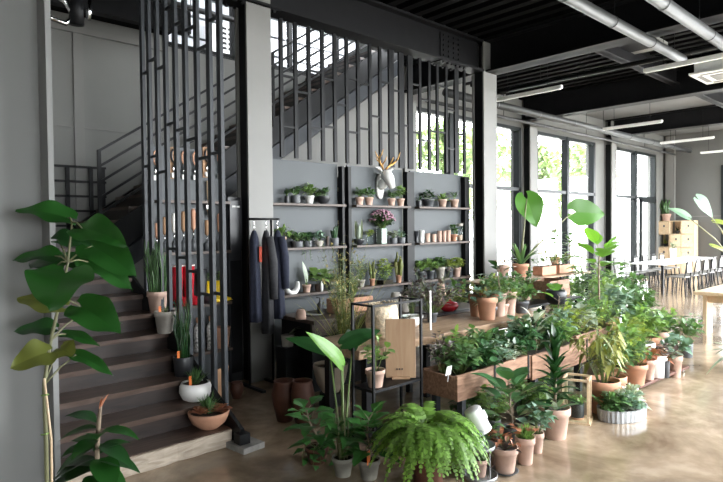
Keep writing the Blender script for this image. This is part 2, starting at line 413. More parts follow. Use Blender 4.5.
def pot_prof(kind, r, h):
    t = max(.006, r*.07)
    if kind == 'taper': return [(r*.68, 0), (r*.70, .004), (r*.9, h*.76), (r, h*.765), (r, h*.985), (r*.99, h), (r-t, h), (r-t, h*.86), (r*.6, h*.8)]
    if kind == 'cyl': return [(r*.88, 0), (r*.92, .006), (r, h*.98), (r*.99, h), (r-t, h), (r-t, h*.85), (r*.5, h*.83)]
    if kind == 'bowl': return [(r*.45, 0), (r*.5, .006), (r*.8, h*.35), (r*.96, h*.75), (r, h*.97), (r*.98, h), (r-t, h), (r-t, h*.86), (r*.5, h*.8)]
    if kind == 'round': return [(r*.55, 0), (r*.8, h*.12), (r, h*.5), (r*.97, h*.8), (r*.86, h), (r*.86-t, h), (r*.86-t, h*.88), (r*.5, h*.85)]
    if kind == 'tall': return [(r*.7, 0), (r*.74, .006), (r*.97, h*.9), (r, h*.92), (r, h), (r-t, h), (r-t, h*.9), (r*.5, h*.88)]
SOILZ = dict(taper=.86, cyl=.86, bowl=.86, round=.9, tall=.9)
def plant(name, label, loc, pot, fol, group=None, cat='potted plant', saucer=None, soil='soil', extra=None, rz=0, ymax=None):
    """pot = (kind, r, h, material) or None; fol = list of (generator, material, kwargs[, offset])"""
    rg = random.Random(zlib.crc32(label.encode()))
    t = thing(name, label, cat, loc, rz, group); z = 0
    if saucer:
        MB().lathe([(pot[1]*.8, 0), (pot[1]*1.05, .018), (pot[1]*1.02, .02), (pot[1]*.8, .008)], 18).build('saucer', saucer, t, True); z = .008
    if pot:
        k, r, h, pm = pot
        b = MB().lathe(pot_prof(k, r, h), 22, (0, 0, z)); b.build('pot', pm, t, True)
        sz = z+h*SOILZ[k]; MB().disc(r*(.88 if k != 'round' else .8), sz, 18).build('soil', soil, t)
    else: sz = 0
    for x in fol:
        g, fm, kw = x[0], x[1], x[2]; off = V(x[3]) if len(x) > 3 else V((0, 0, 0))
        lv, st = FO[g](rg, **kw)
        lo = off+V((0, 0, sz))
        if ymax is not None:
            for mb_ in (lv, st):
                for q_ in (mb_.v if mb_ else ()):
                    if q_.y > ymax: q_.y = ymax-.3*min(.05, q_.y-ymax)
        nm = {'col': 'stem', 'up': 'leaf_clump', 'ros': 'leaf_rosette', 'fern': 'fronds', 'grass': 'blades'}.get(g, 'foliage')
        if len(lv.v): lv.build(nm, fm, t, g in ('col',), loc=lo)
        if st and len(st.v): st.build('stalks', 'bark' if g in ('tree', 'drac') else 'stem_green', t, True, loc=lo)
    if extra: extra(t, sz)
    return t
def bop(t, sz):
    """tall paddle leaves on long stalks"""
    o = t.location
    for k, (u, v, dy, d, L, W, m) in enumerate([(343, 366, .1, (-.5, -.1, .55), .42, .125, 'leaf_sunlit'), (341, 345, .15, (.5, -.3, .25), .33, .13, 'leaf_dark'), (330, 352, .2, (-.6, .3, .35), .34, .12, 'leaf_dark'), (352, 350, .25, (.4, .5, .5), .28, .11, 'leaf_dark')]):
        p = P(u, v, 1, o.y+dy) - o; b = MB()
        heart_leaf(b, p, V(d), V((-.3, -.75, .7)), L, W, 14, .04, .05, .25, .2, k); lf = b.build('paddle_leaf', m, t)
        MB().tube([V((0, 0, sz)), p*.5+V((0, 0, sz*.5)), p], [.008, .007, .005], 6).build('leaf_stalk', 'stem_green', t, True)
    for k in range(6):
        a = k*1.1; MB().tube([V((.03*math.cos(a), .03*math.sin(a), sz)), V((.05*math.cos(a), .05*math.sin(a), sz+.22+.05*k))], [.006, .003], 5).build('cut_stem', 'stem_pale', t, True)
# ================================================================ THE SETTING
YW, YB = 7.55, 8.4      # window wall, back of the stairwell
XE, YS, XW = 21.2, -1.0, -3.0
struct('floor', MB().bb(XW, XE, YS, YB+.1, -.1, 0).bb(XW, 4.4, -9, YS, -.1, 0), 'polished_floor')
struct('ground', MB().bb(-30, 60, -50, 60, -.5, -.12), 'ground_pale')
struct('wall_west', MB().bb(XW-.2, XW, -9.2, YB, 0, 4.75), 'wall_grey')
# the room reaches further south on the left: a window at its end, and a glazed shopfront to the right of the camera
b = MB(); b.bb(4.4, XE, YS-.2, YS, 4.2, 4.75); b.bb(4.4, XE, YS-.2, YS, 0, .1); b.bb(4.2, 4.4, -9, YS, 0, 4.75)
for x in (4.5, 8.0, 12.3, 16.6, 20.7): b.bb(x-.1, x+.2, YS-.2, YS, .1, 4.2)
struct('wall_south', b, 'wall_grey')
b = MB(); b.bb(XW, 4.4, -9.2, -9, 0, 1.0); b.bb(XW, 4.4, -9.2, -9, 2.85, 4.75); b.bb(XW, -2.8, -9.2, -9, 1.0, 2.85)
for x in (.1, 2.2, 4.3): b.bb(x-.06, x+.06, -9.2, -9, 1.0, 2.85)
struct('wall_front', b, 'wall_grey')
# end wall with its window
b = MB(); b.bb(XE, XE+.2, 5.75, YW+.2, 0, 4.75); b.bb(XE, XE+.2, YS, -.6, 0, 4.75); b.bb(XE, XE+.2, -.4, 5.75, 3.6, 4.75); b.bb(XE, XE+.2, -.4, 5.75, 0, .15)
struct('wall_east', b, 'wall_end')
b = MB(); b.bb(XE-.05, XE+.05, 5.66, 5.75, .15, 3.6)
for y in (3.7, 1.7, -.4): b.bb(XE-.05, XE+.05, y, y+.07, .15, 3.6)
b.bb(XE-.05, XE+.05, -.4, 5.75, 2.5, 2.57); b.bb(XE-.05, XE+.05, -.4, 5.75, .15, .22)
o = struct('window_4', b, 'frame_dark'); MB().bb(XE+.02, XE+.03, -.4, 5.75, .15, 3.6).build('pane', 'window_glass', o)
MB().bb(XE-.02, XE-.005, 5.75, YW, 1.95, 1.97).build('trim_1', 'grey_paint')['kind'] = 'structure'
# north window wall: three glazed bays between the outer columns
b = MB(); b.bb(7.9, XE, YW-.05, YW+.2, 4.03, 4.75); b.bb(7.9, 8.25, YW-.05, YW+.2, 0, 4.03); b.bb(12.1, 12.75, YW-.05, YW+.2, 0, 4.03)
b.bb(15.95, 17.05, YW-.05, YW+.2, 0, 4.03); b.bb(20.4, XE, YW-.05, YW+.2, 0, 4.03)
struct('wall_north', b, 'wall_grey')
def window(n, x0, x1, mulls, door=None):
    b = MB(); f = .11; y0, y1 = YW-.09, YW+.06
    b.bb(x0, x0+f, y0, y1, 0, 4.03); b.bb(x1-f, x1, y0, y1, 0, 4.03); b.bb(x0, x1, y0, y1, 3.95, 4.03); b.bb(x0, x1, y0, y1, 0, .12); b.bb(x0, x1, y0, y1, 2.53, 2.61)
    for x in mulls: b.bb(x-.06, x+.06, y0-.02, y1, 0, 4.03)
    o = struct('window_%d' % n, b, 'frame_dark')
    MB().bb(x0+.02, x1-.02, YW, YW+.008, .1, 4.0).build('pane', 'window_glass', o)
window(1, 8.25, 12.1, (9.45, 10.7)); window(2, 12.75, 15.95, (14.35,)); window(3, 17.05, 20.4, (18.75,))
b = MB(); b.bb(19.0, 19.12, YW-.15, YW-.08, 0, 2.5); b.bb(20.15, 20.27, YW-.15, YW-.08, 0, 2.5); b.bb(19.0, 20.27, YW-.15, YW-.08, 2.42, 2.53); b.bb(19.0, 20.27, YW-.15, YW-.08, 0, .2)
o = struct('door_1', b, 'frame_dark'); MB().bar((19.2, YW-.2, .9), (19.2, YW-.2, 1.5), .03).build('door_handle', 'chrome', o)
# steel columns (H sections)
def hcol(x0, x1, y0, y1, z1, m='grey_paint'):
    b = MB(); t = .03; b.bb(x0, x1, y0, y0+t, 0, z1); b.bb(x0, x1, y1-t, y1, 0, z1); b.bb((x0+x1)/2-.015, (x0+x1)/2+.015, y0+t, y1-t, 0, z1)
    o = struct('column', b, m); return o
hcol(3.37, 3.685, 5.45, 5.70, 4.66); hcol(7.74, 8.10, 5.45, 5.68, 4.66)
for x in (7.85, 12.2, 16.59): hcol(x, x+.325, 7.28, 7.5, 4.7)
struct('column', MB().bb(21.06, 21.2, 7.12, 7.4, 0, 4.7), 'grey_paint')
for x in (3.37, 7.74): struct('column_web_shade', MB().bb(x+.03, x+.10, 5.48, 5.66, 0, 4.2), 'black_steel')  # black strips in the column recesses stand in for the shade beside the web
for x in (12.2, 16.59): struct('column_web_shade', MB().bb(x+.02, x+.08, 7.31, 7.47, 0, 4.03), 'black_steel')
# the near column at the left edge: recessed web and one flange edge towards the room
b = MB(); b.bb(-.6, .728, 2.99, 3.02, 0, 4.75); b.bb(.728, .752, 2.86, 3.16, 0, 4.75)
struct('column', b, 'grey_paint_lit')
# stairwell shell
struct('wall_stair_left', MB().bb(.55, .7, 3.17, YB, 0, 7), 'wall_grey')
b = MB(); b.bb(.55, 7.9, YB, YB+.15, 0, 4.5); b.bb(.55, 3.8, YB, YB+.15, 4.5, 7); b.bb(3.8, 7.9, YB, YB+.15, 6.35, 7)
struct('wall_stair_back', b, 'wall_grey')
b = MB(); b.bb(.7, 3.8, YB-.04, YB, 4.38, 4.46); b.bb(2.47, 2.60, YB-.018, YB, 1.7, 4.4); b.bb(.7, 7.8, YB-.012, YB, 2.02, 2.035); b.bb(.7, 7.8, YB-.012, YB, 3.1, 3.115)
struct('trim_2', b, 'grey_paint')
struct('wall_stair_right', MB().bb(7.75, 7.9, 7.55, YB, 0, 7), 'wall_grey')
b = MB(); q = []
for y in (7.25, 7.35): q += [V((2.45, y, 0)), V((7.74, y, 0)), V((7.74, y, 4.5)), V((2.45, y, 1.04))]
b.v += q; b.f += [(0, 1, 2, 3), (7, 6, 5, 4), (3, 2, 6, 7), (0, 3, 7, 4), (1, 5, 6, 2), (0, 4, 5, 1)]
struct('wall_under_stair', b, 'grey_paint')
# stairwell glazing high on the back wall
b = MB()
for x in (3.8, 4.95, 6.1, 7.2, 7.8): b.bb(x-.035, x+.035, YB, YB+.08, 4.5, 6.35)
b.bb(3.8, 7.8, YB, YB+.08, 4.47, 4.55); b.bb(3.8, 7.8, YB, YB+.08, 6.3, 6.38)
o = struct('window_5', b, 'black_steel'); MB().bb(3.8, 7.8, YB+.03, YB+.038, 4.5, 6.35).build('pane', 'window_glass', o)
# ceiling: ribbed black deck, plaster bays further in, floor slabs round the stairwell
b = MB(); b.bb(XW, 4.4, -9.2, YS, 4.78, 5.0); b.bb(XW, 12.2, YS, 5.8, 4.78, 5.0); b.bb(7.9, 12.2, 5.8, YW+.2, 4.78, 5.0); b.bb(XW, .55, 5.8, YB, 4.78, 5)
x = -2.8
while x < 12.1:
    b.bb(x, x+.12, YS, 5.55 if x < 7.9 else YW, 4.70, 4.78); x += .27
struct('ceiling', b, 'ceiling_black')
struct('ceiling_plaster_bay', MB().bb(12.2, XE+.2, YS, YW+.2, 4.74, 5.0), 'ceiling_plaster')
struct('ceiling_stair', MB().bb(.55, 7.9, 5.7, YB+.15, 7, 7.2), 'ceiling_plaster')
struct('ceiling_landing', MB().bb(.7, 3.8, 7.75, YB, 4.62, 4.8), 'ceiling_black')
struct('wall_upper', MB().bb(.55, 7.9, 5.62, 5.75, 4.66, 7), 'wall_grey')
# steel beams
def ibeam_x(x0, x1, y, z0, z1, wd=.26):
    b = MB(); b.bb(x0, x1, y-wd/2, y+wd/2, z0, z0+.03); b.bb(x0, x1, y-wd/2, y+wd/2, z1-.03, z1); b.bb(x0, x1, y-.02, y+.02, z0, z1); return b
def ibeam_y(y0, y1, x, z0, z1, wd=.3):
    b = MB(); b.bb(x-wd/2, x+wd/2, y0, y1, z0, z0+.03); b.bb(x-wd/2, x+wd/2, y0, y1, z1-.03, z1); b.bb(x-.02, x+.02, y0, y1, z0, z1); return b
b = ibeam_x(XW, 7.74, 5.57, 4.18, 4.68); o = struct('beam', b, 'dark_beam')
for xc in (3.5, 7.02):
    p = MB(); p.bb(xc-.25, xc+.25, 5.535, 5.55, 4.24, 4.62); p.bb(xc-.32, xc+.32, 5.45, 5.69, 4.165, 4.18)
    for k in range(5):
        for j in (-.18, -.06, .06, .18):
            p.box((xc+j, 5.53, 4.28+k*.075), (.03, .02, .03)); 
    for k in range(6): p.box((xc-.25+k*.1, 5.48, 4.155), (.03, .03, .03)); p.box((xc-.25+k*.1, 5.66, 4.155), (.03, .03, .03))
    p.build('bolted_splice', 'dark_beam', o)
struct('beam', ibeam_y(YS, YW-.1, 7.95, 4.18, 4.7, .32), 'dark_beam')
struct('beam', ibeam_y(YS, YW-.1, 12.2, 4.18, 4.74, .3), 'dark_beam')
struct('beam', ibeam_y(YS, YW-.1, 16.75, 4.25, 4.74, .3), 'dark_beam')
struct('beam', MB().bb(XW, 3.8, 7.6, 7.74, 4.45, 4.8), 'dark_beam')
for y in (4.1, .6): struct('beam', ibeam_x(8.1, XE, y, 4.42, 4.72, .16), 'dark_beam')
# parapet cladding and air conditioner of the building across the back lane
b = MB(); 
for k in range(22): b.bb(-2, 12, 10.93, 11.0, 1.0+k*.42, 1.37+k*.42)
struct('exterior_sky_shade', MB().bb(-2, 12, 8.9, 11.3, 7.6, 7.8), 'siding_gap')  # unseen roof over the lane, added to cut the sky light on the cladding
struct('exterior_wall', MB().bb(-2, 12, 11.0, 11.3, -.1, 10), 'siding_gap')
struct('exterior_cladding', b, 'siding', 'white horizontal cladding of the building outside the stairwell glass', 'building')
# ================================================================ STAIRS, SCREENS, RAILS
XS = 2.33; RISE, RUN, Y0 = .153, .286, 3.97
st = thing('staircase', 'dark wooden staircase climbing away behind the grey column, worn pale bottom step', 'staircase', (0, 0, 0))
def plank(x0, x1, y0, y1, z0, z1, wav, n=14, sd=0):
    """timber with a slightly uneven front edge"""
    rg = random.Random(sd); b = MB(); fr = [y0 + rg.uniform(-wav, wav) for _ in range(n+1)]
    for k in range(n+1):
        x = x0+(x1-x0)*k/n; b.v += [V((x, fr[k], z1)), V((x, y1, z1)), V((x, y1, z0)), V((x, fr[k]+wav*.3, z0))]
    for k in range(n):
        a = k*4
        for j in range(4): b.f.append((a+j, a+(j+1) % 4, a+4+(j+1) % 4, a+4+j))
    b.f += [(3, 2, 1, 0), (n*4, n*4+1, n*4+2, n*4+3)]; return b
sb = plank(.72, XS-.055, Y0, Y0+.34, .0, .130, .012, sd=3).build('bottom_step', 'old_beam_wood', st, bevel=.006); sb['label'] = 'worn pale timber bottom step'
plank(.72, XS-.055, Y0+.016, Y0+.34, .1301, .136, .006, sd=5).build('tread', 'stair_wood_lit', st)
for k in range(2, 12):
    z = RISE*(k-1)+.135; y = Y0+RUN*(k-1)
    plank(.72, XS-.055, y-.015, y+RUN+.06, z-.04, z, .007, sd=k).build('tread', 'stair_wood_lit', st)
    MB().bb(.72, XS-.055, y+.012, y+.035, z-RISE, z-.04).build('riser', 'riser_wood_shaded', st)
ZL = RISE*10+.135; YL = Y0+RUN*11
MB().bb(.72, 2.415, YL-.02, YB-.02, ZL-.06, ZL).build('landing', 'stair_wood_lit', st)
MB().bar((XS-.035, Y0-.06, .04), (XS-.035, YL, ZL-.02), .03, .26).build('side_stringer', 'black_steel', st)
MB().bb(.72, XS, Y0+.36, Y0+.4, 0, .14).build('stair_base', 'dark_wood', st)
b = MB(); b.box((2.33, 3.88, .02), (.2, .24, .05), .1); fp = tag(b.build('concrete_pad', 'concrete', None, bevel=.004), 'weathered grey concrete pad under the foot of the stair stringer', 'pad')
MB().box((2.30, 3.87, .085), (.09, .09, .08)).build('stringer_foot', 'black_steel', st)
# slatted screen along the stair
sr = thing('slatted_screen', 'tall dark steel slatted screen standing along the right side of the lower stairs', 'screen', (0, 0, 0))
us = [145, 151.5, 159.5, 168, 177.5, 187.5, 199, 211.5, 222]
ys = []
for k, u in enumerate(us):
    p = P(u, 200, 0, 2.326); ys.append(p.y)
    zb = max(.2, (p.y-Y0)*RISE/RUN+.08)
    MB().bb(2.311, 2.341, p.y-.03, p.y+.03, zb, 4.75).build('slat', 'slat_steel', sr)
MB().bb(2.30, 2.352, ys[-1]-.06, ys[0]+.06, 4.66, 4.75).build('top_rail', 'slat_steel', sr)
rg = random.Random(4)
for k in range(len(ys)-1):
    zz = rg.uniform(2.2, 2.7)
    for z in (zz-1.15 if k > 2 else None, zz, zz+1.0+rg.uniform(-.1, .1), zz+1.75):
        if z and z < 4.6: MB().bb(2.316, 2.336, ys[k+1], ys[k], z, z+.025).build('rung', 'slat_steel', sr)
# slatted screen over the shelf wall, between the two columns
s2 = thing('slatted_screen', 'black steel slatted screen hanging from the beam above the shelf wall', 'screen', (0, 0, 0))
xs = [P(u, 130, 1, 5.66).x for u in (281.5, 295.8, 309, 322.6, 334.8, 346.8, 358, 370, 380, 391, 401, 410, 419.7, 429, 437, 446, 456, 464)]
for k, x in enumerate(xs):
    big = k in (9, 10, 11, 16); MB().bb(x-(.024 if not big else .05), x+(.024 if not big else .05), 5.64, 5.67, 2.545, 4.18).build('slat', 'black_steel', s2)
for k in range(len(xs)-1):
    for z in ([2.9, 3.5] if k % 3 == 0 else [3.25] if k % 3 == 1 else [3.05, 3.75]):
        z += .12*math.sin(k*2.3); MB().bb(xs[k], xs[k+1], 5.645, 5.665, z, z+.025).build('rung', 'black_steel', s2)
# upper flight
X0 = 2.42; SL = .66; XU = 7.6
uf = thing('upper_staircase', 'dark steel upper stair flight rising to the right behind the hanging slats', 'staircase', (0, 0, 0))
def zl(x): return ZL+SL*(x-X0)
def sl_plate(y0, y1, d0, d1, m, nm):
    b = MB(); i = 0
    for y in (y0, y1): b.v += [V((X0, y, zl(X0)+d0)), V((XU, y, zl(XU)+d0)), V((XU, y, zl(XU)+d1)), V((X0, y, zl(X0)+d1))]
    b.f += [(0, 1, 2, 3), (7, 6, 5, 4), (0, 4, 5, 1), (3, 2, 6, 7), (1, 5, 6, 2), (0, 3, 7, 4)]; return b.build(nm, m, uf)
sl_plate(7.08, 7.12, -.32, .06, 'black_steel', 'stringer'); sl_plate(8.3, 8.34, -.32, .1, 'black_steel', 'stringer')
sl_plate(7.14, 8.28, -.62, -.36, 'slat_steel', 'soffit')
for k in range(18):
    x = X0+k*.26+.02
    if x+.3 < XU: MB().bb(x, x+.3, 7.12, 8.3, zl(x)+.1, zl(x)+.14).build('tread', 'stair_wood_lit', uf); MB().bb(x, x+.02, 7.12, 8.3, zl(x)-.08, zl(x)+.1).build('riser', 'riser_wood_shaded', uf)
rl = thing('stair_railing', 'black metal railing of five sloping bars up the upper flight', 'railing', (0, 0, 0))
for k in range(5): MB().bar((X0-.08, 7.06, ZL+.97-k*.185), (XU, 7.06, zl(XU)+1.03-k*.185), .028).build('rail', 'black_steel', rl)
for x in (X0-.08, 3.6, 4.8, 6.0, 7.2): MB().bb(x-.02, x+.02, 7.045, 7.075, zl(x)-.05, zl(x)+1.03).build('post', 'black_steel', rl)
r2 = thing('landing_railing', 'black metal guard rail along the far side of the stair landing', 'railing', (0, 0, 0))
for k in range(5): MB().bar((1.2, 8.365, ZL+.9-k*.2), (2.86, 8.365, ZL+.9-k*.2), .03).build('rail', 'black_steel', r2)
for x in (1.25, 2.0, 2.36, 2.66, 2.82): MB().bb(x-.025, x+.025, 8.35, 8.38, ZL, ZL+.9).build('post', 'black_steel', r2)

# ================================================================ CEILING SERVICES
def duct(name, label, cat, a, b, r, m='duct_grey', seg=0, hang=()):
    t = thing(name, label, cat, a); a = V(a); b = V(b)
    MB().tube([(0, 0, 0), b-a], r, 16).build('pipe', m, t, True)
    L = (b-a).length; d = (b-a).normalized()
    for k in range(1, seg): MB().tube([d*(L*k/seg-.015), d*(L*k/seg+.015)], r*1.08, 16).build('joint_ring', m, t, True)
    for s in hang: MB().tube([d*(L*s)+Z*r, d*(L*s)+Z*(4.74-a.z)], .006, 5).build('hanger_rod', 'black_steel', t)
    return t
duct('ventilation_duct', 'pale spiral duct under the ceiling, the longer one ending mid-room', 'duct', (1.0, 2.93, 4.05), (8.98, 2.93, 4.05), .064, seg=7, hang=(.5, .72, .96))
duct('ventilation_duct', 'grey spiral duct under the ceiling nearest the upper right corner', 'duct', (2.0, 2.33, 4.05), (9.6, 2.33, 4.05), .068, 'duct_grey', seg=5, hang=(.5, .75, .95))
duct('ceiling_pipe', 'grey pipe running along the ceiling above the windows', 'pipe', (8.2, 6.6, 4.12), (20.9, 6.6, 4.12), .075, 'duct_grey', seg=8, hang=(.1, .3, .5, .7, .9))
duct('ceiling_pipe', 'thin black pipe running along the ceiling close to the window heads', 'pipe', (8.2, 7.05, 4.05), (20.9, 7.05, 4.05), .035, 'duct_grey', seg=6, hang=(.2, .5, .8))
duct('ceiling_pipe', 'black sprinkler pipe crossing the ceiling in front of the window columns', 'pipe', (9.6, 6.6, 4.3), (9.6, 1.2, 4.3), .04, 'black_steel', seg=3, hang=(.2, .8))
duct('ceiling_pipe', 'short black pipe on the ceiling above the stair landing', 'pipe', (.9, 6.6, 4.4), (3.9, 6.6, 4.4), .035, 'black_steel', seg=2, hang=(.3, .8))
def pendant(x, y0, y1, z, label):
    t = thing('pendant_light', label, 'ceiling light', (x, y0, z), 0, 'linear pendant lights')
    MB().bb(-.03, .03, 0, y1-y0, 0, .05).build('light_housing', 'white_paint', t)
    MB().bb(-.022, .022, .02, y1-y0-.02, -.012, 0).build('diffuser', 'white_paint', t)
    for q in (.2, .8): MB().tube([(0, (y1-y0)*q, .05), (0, (y1-y0)*q, 4.74-z)], .005, 5).build('suspension_wire', 'black_steel', t)
pendant(8.66, 4.6, 5.85, 3.9, 'white linear pendant light beside the column at the shelf wall')
pendant(8.70, 2.05, 3.35, 3.9, 'white linear pendant light below the end of the spiral duct')
pendant(13.2, 4.7, 6.0, 3.9, 'white linear pendant light in front of the middle tall window')
pendant(16.7, 4.7, 6.0, 3.9, 'white linear pendant light in front of the far glazed door')
pendant(20.0, 4.9, 6.0, 3.9, 'white linear pendant light nearest the end wall')
t = thing('ceiling_cassette', 'white square air conditioning cassette hung below the ceiling', 'air conditioner', (11.5, 3.03, 4.28))
MB().bb(-.49, .49, -.47, .47, 0, .04).build('fascia', 'white_paint', t, bevel=.01)
MB().bb(-.42, .42, -.40, .40, .04, .28).build('casing', 'white_paint', t)
MB().bb(-.22, .22, -.22, .22, -.012, 0).build('intake_grille', 'grey_paint', t)
for s in (-1, 1): MB().bb(s*.36-.04, s*.36+.04, -.32, .32, -.006, 0).build('louvre', 'grey_paint', t); MB().bb(-.28, .28, s*.36-.04, s*.36+.04, -.006, 0).build('louvre', 'grey_paint', t)
for s in (-1, 1): MB().tube([(s*.38, .3, .28), (s*.38, .3, .46)], .006, 5).build('hanger_rod', 'black_steel', t)
t = thing('ceiling_cassette', 'dark grey ceiling unit mounted flat between the ribs and the first beam', 'air conditioner', (9.7, 4.0, 4.62))
MB().bb(-.5, .5, -.45, .45, 0, .08).build('casing', 'grey_paint', t); MB().bb(-.3, .3, -.3, .3, -.01, 0).build('intake_grille', 'dark_beam', t)
# chromed lamp high at the upper left corner
p = P(63, 14, 1, 5.0)
t = thing('spotlight', 'chrome and black spotlight with a curled cable at the top left corner', 'spotlight', p)
b = MB(); b.tube([(-.1, 0, .16), (.02, 0, .1), (.08, 0, .0), (.02, 0, -.07), (-.1, 0, -.05), (-.16, 0, .02)], .02, 8); b.build('curled_cable', 'chrome', t, True)
MB().tube([(.1, 0, .2), (.1, 0, -.06)], [.05, .06], 12).build('lamp_head', 'black_steel', t, True); MB().tube([(.21, 0, .16), (.19, 0, .0)], .02, 10).build('lamp_arm', 'chrome', t, True)
MB().tube([(.1, 0, .2), (.1, 0, 4.74-p.z)], .012, 6).build('drop_rod', 'black_steel', t)
# outdoor AC unit
t = thing('outdoor_unit', 'white outdoor air conditioning unit seen through the stairwell glass', 'air conditioner', P(227.5, 54, 1, 10.6))
MB().bb(-.18, .14, 0, .3, 0, .62).build('casing', 'white_pot', t)
for k in range(5):
    b = MB(); 
    for j in (-.1, .02): b.bb(j, j+.08, -.012, 0, .08+k*.1, .13+k*.1)
    b.build('vent_slot', 'black_steel', t)
MB().bb(-.2, .2, -.02, .42, -.05, 0).build('bracket', 'black_steel', t)
# trees outside
def tree(x, y, h, r, label, sd):
    rg = random.Random(sd); t = thing('tree', label, 'tree', (x, y, -.12), 0, 'trees outside the windows')
    MB().tube([(0, 0, 0), (.1, 0, h*.35), (0, .1, h*.75)], [.16, .12, .05], 8).build('trunk', 'bark', t, True)
    lv = MB(); r *= 1.0
    for i in range(1500):
        d = rdir(rg, -60, 90); q = rg.random()**.4; p = V((d.x*r*q, d.y*r*q, h*.62+d.z*h*.36*q)); leaf(lv, p, rdir(rg, -60, 60), .45, .3, 'ovate', .2, .1, 2)
    lv.build('crown', 'tree_leaf', t)
for i, (x, y, h, r, lb) in enumerate([(10.5, 14.5, 6.5, 2.0, 'pale green tree outside the window beside the shelf wall'), (14.6, 17, 8, 2.6, 'wide pale green tree beyond the slatted screen'), (21.5, 17.5, 7, 2.3, 'pale tree at the left half of the middle tall window'),
        (27, 19, 7.5, 2.5, 'pale tree at the right half of the middle tall window'), (33, 19, 7, 2.5, 'pale tree outside the left half of the far glazed door'), (40, 20, 8, 3.0, 'pale tree outside the right half of the far glazed door')]): tree(x, y, h, r, lb, i)
# ================================================================ SHELF WALL
S1, S2, S3 = 2.0, 1.468, .908
YP, YF = 5.75, 5.57
def shelf_panel(x0, x1, z0, label, zt=2.53, extra=()):
    t = thing('display_shelf', label, 'wall shelf', (x0, YP, 0), 0, 'grey shelf panels')
    MB().bb(0, x1-x0, 0, .03, z0, zt).build('back_panel', 'panel_grey', t)
    for z in (S1, S2, S3)+tuple(extra): MB().bb(0, x1-x0, YF-YP, 0, z-.03, z).build('shelf', 'dark_wood', t, bevel=.003)
    return t
shelf_panel(3.72, 4.895, .1, 'grey shelf panel of three shelves right beside the grey column')
shelf_panel(5.07, 6.13, .1, 'grey shelf panel of three shelves under the white deer head')
shelf_panel(6.31, 7.56, .1, 'grey shelf panel of three shelves holding the row of terracotta cups')
shelf_panel(2.41, 3.215, .05, 'grey shelf panel of garden tools and boots behind the slatted stair screen', 2.56, (.40,))
def post(x, w, label):
    t = thing('shelf_post', label, 'post', (x, 5.70, 0)); MB().bb(-w/2, w/2, -.04, .04, 0, 2.5).build('upright', 'black_steel', t)
    for z in (S1, S2, S3): MB().bb(-w/2-.004, w/2+.004, -.05, -.04, z-.05, z+.02).build('bracket', 'black_steel', t)
post(5.035, .05, 'thin black post left of the panel with the deer head'); post(4.92, .035, 'thin black post right of the shelf panel beside the column')
post(6.22, .15, 'broad black post between deer head panel and the right shelf panel'); post(7.57, .11, 'black post at the window end of the shelf wall')
# narrow wooden rack glimpsed in the gap
t = thing('wooden_rack', 'narrow wooden rack seen through the gap between two grey shelf panels', 'rack', (4.97, 6.1, 0))
for z in (.45, .95, 1.35, 1.75, 2.2): MB().bb(-.16, .20, -.12, .12, z, z+.05).build('rack_board', 'pale_wood', t)
for x in (-.17, .2): MB().bb(x, x+.03, -.12, .12, 0, 2.4).build('rack_side', 'dark_wood', t)
for i, (z, mm, lb) in enumerate([(1.40, 'white_pot', 'small pale pot on a lower board of the narrow wooden rack'), (1.80, 'slate_pot', 'dark pot on a board of the narrow wooden rack'), (1.0, 'grey_pot', 'grey pot low in the gap on the narrow wooden rack')]):
    plant('potted_plant', lb, (5.02, 6.08, z), ('taper', .06, .1, mm), [('bush', 'leaf_blue' if i == 0 else 'leaf_mid', dict(h=.12, r=.06, n=30, L=.05, W=.03))])
def shp(u, z, dy=0):
    p = P(u, 200, 1, 5.655+dy); return V((p.x, p.y, z))
def sp(name, label, u, z, pw, ph, pk, pm, fol, dy=0, **k):
    p = shp(u, z, dy); q = pxm(p); fol = [list(x) for x in fol]
    for x in fol:
        if x[0] == 'bush': x[2] = dict(x[2], L=x[2]['L']*1.3, W=x[2]['W']*1.4, n=int(x[2]['n']*1.3), h=x[2]['h']*1.1)
    return plant(name, label, p, (pk, min(.09, pw*q/2), ph*q, pm), fol, ymax=.08-dy, **k)
def clampy(mb, m_=.08):
    for q_ in mb.v:
        if q_.y > m_: q_.y = m_-.3*min(.05, q_.y-m_)
B = lambda h=.12, r=.08, n=45, L=.055, W=.032, s='ovate', **k: dict(h=h, r=r, n=n, L=L, W=W, shape=s, **k)
# top row
sp('potted_succulent', 'tiny dark pot with a thin sprig, leftmost on the top shelf beside the column', 287, S1, 5, 7, 'cyl', 'black_pot', [('bush', 'leaf_dark', B(.1, .02, 16, .03, .02))])
sp('potted_succulent', 'dark pot with leafy green, second on the top shelf beside the column', 295.5, S1, 10, 8, 'cyl', 'slate_pot', [('bush', 'leaf_mid', B(.11, .07, 40))])
sp('potted_plant', 'grey white pot with bright leaves on the top shelf beside the column', 309.5, S1, 9.5, 8, 'taper', 'white_pot', [('bush', 'leaf_bright', B(.16, .09, 60))])
sp('potted_plant', 'wide black bowl of leafy green at the right of the top left shelf', 323.5, S1, 16, 8, 'bowl', 'black_pot', [('bush', 'leaf_mid', B(.1, .12, 60))])
sp('potted_plant', 'terracotta potted plant at the left end of the shelf under the deer head', 359.5, S1, 9, 8, 'taper', 'terracotta_pale', [('bush', 'leaf_mid', B(.12, .08))])
sp('potted_plant', 'terracotta potted plant touching the left of the white deer plaque', 369, S1, 9, 8, 'taper', 'terracotta_pale', [('bush', 'leaf_mid', B(.13, .08))])
sp('potted_plant', 'terracotta potted plant just right of the white deer plaque', 391.5, S1, 8, 7.5, 'taper', 'terracotta_pale', [('bush', 'leaf_mid', B(.12, .09, 50))])
sp('potted_plant', 'terracotta potted plant at the right end of the deer head shelf', 400.7, S1, 8, 7.5, 'taper', 'terracotta_pale', [('bush', 'leaf_bright', B(.2, .07, 45))])
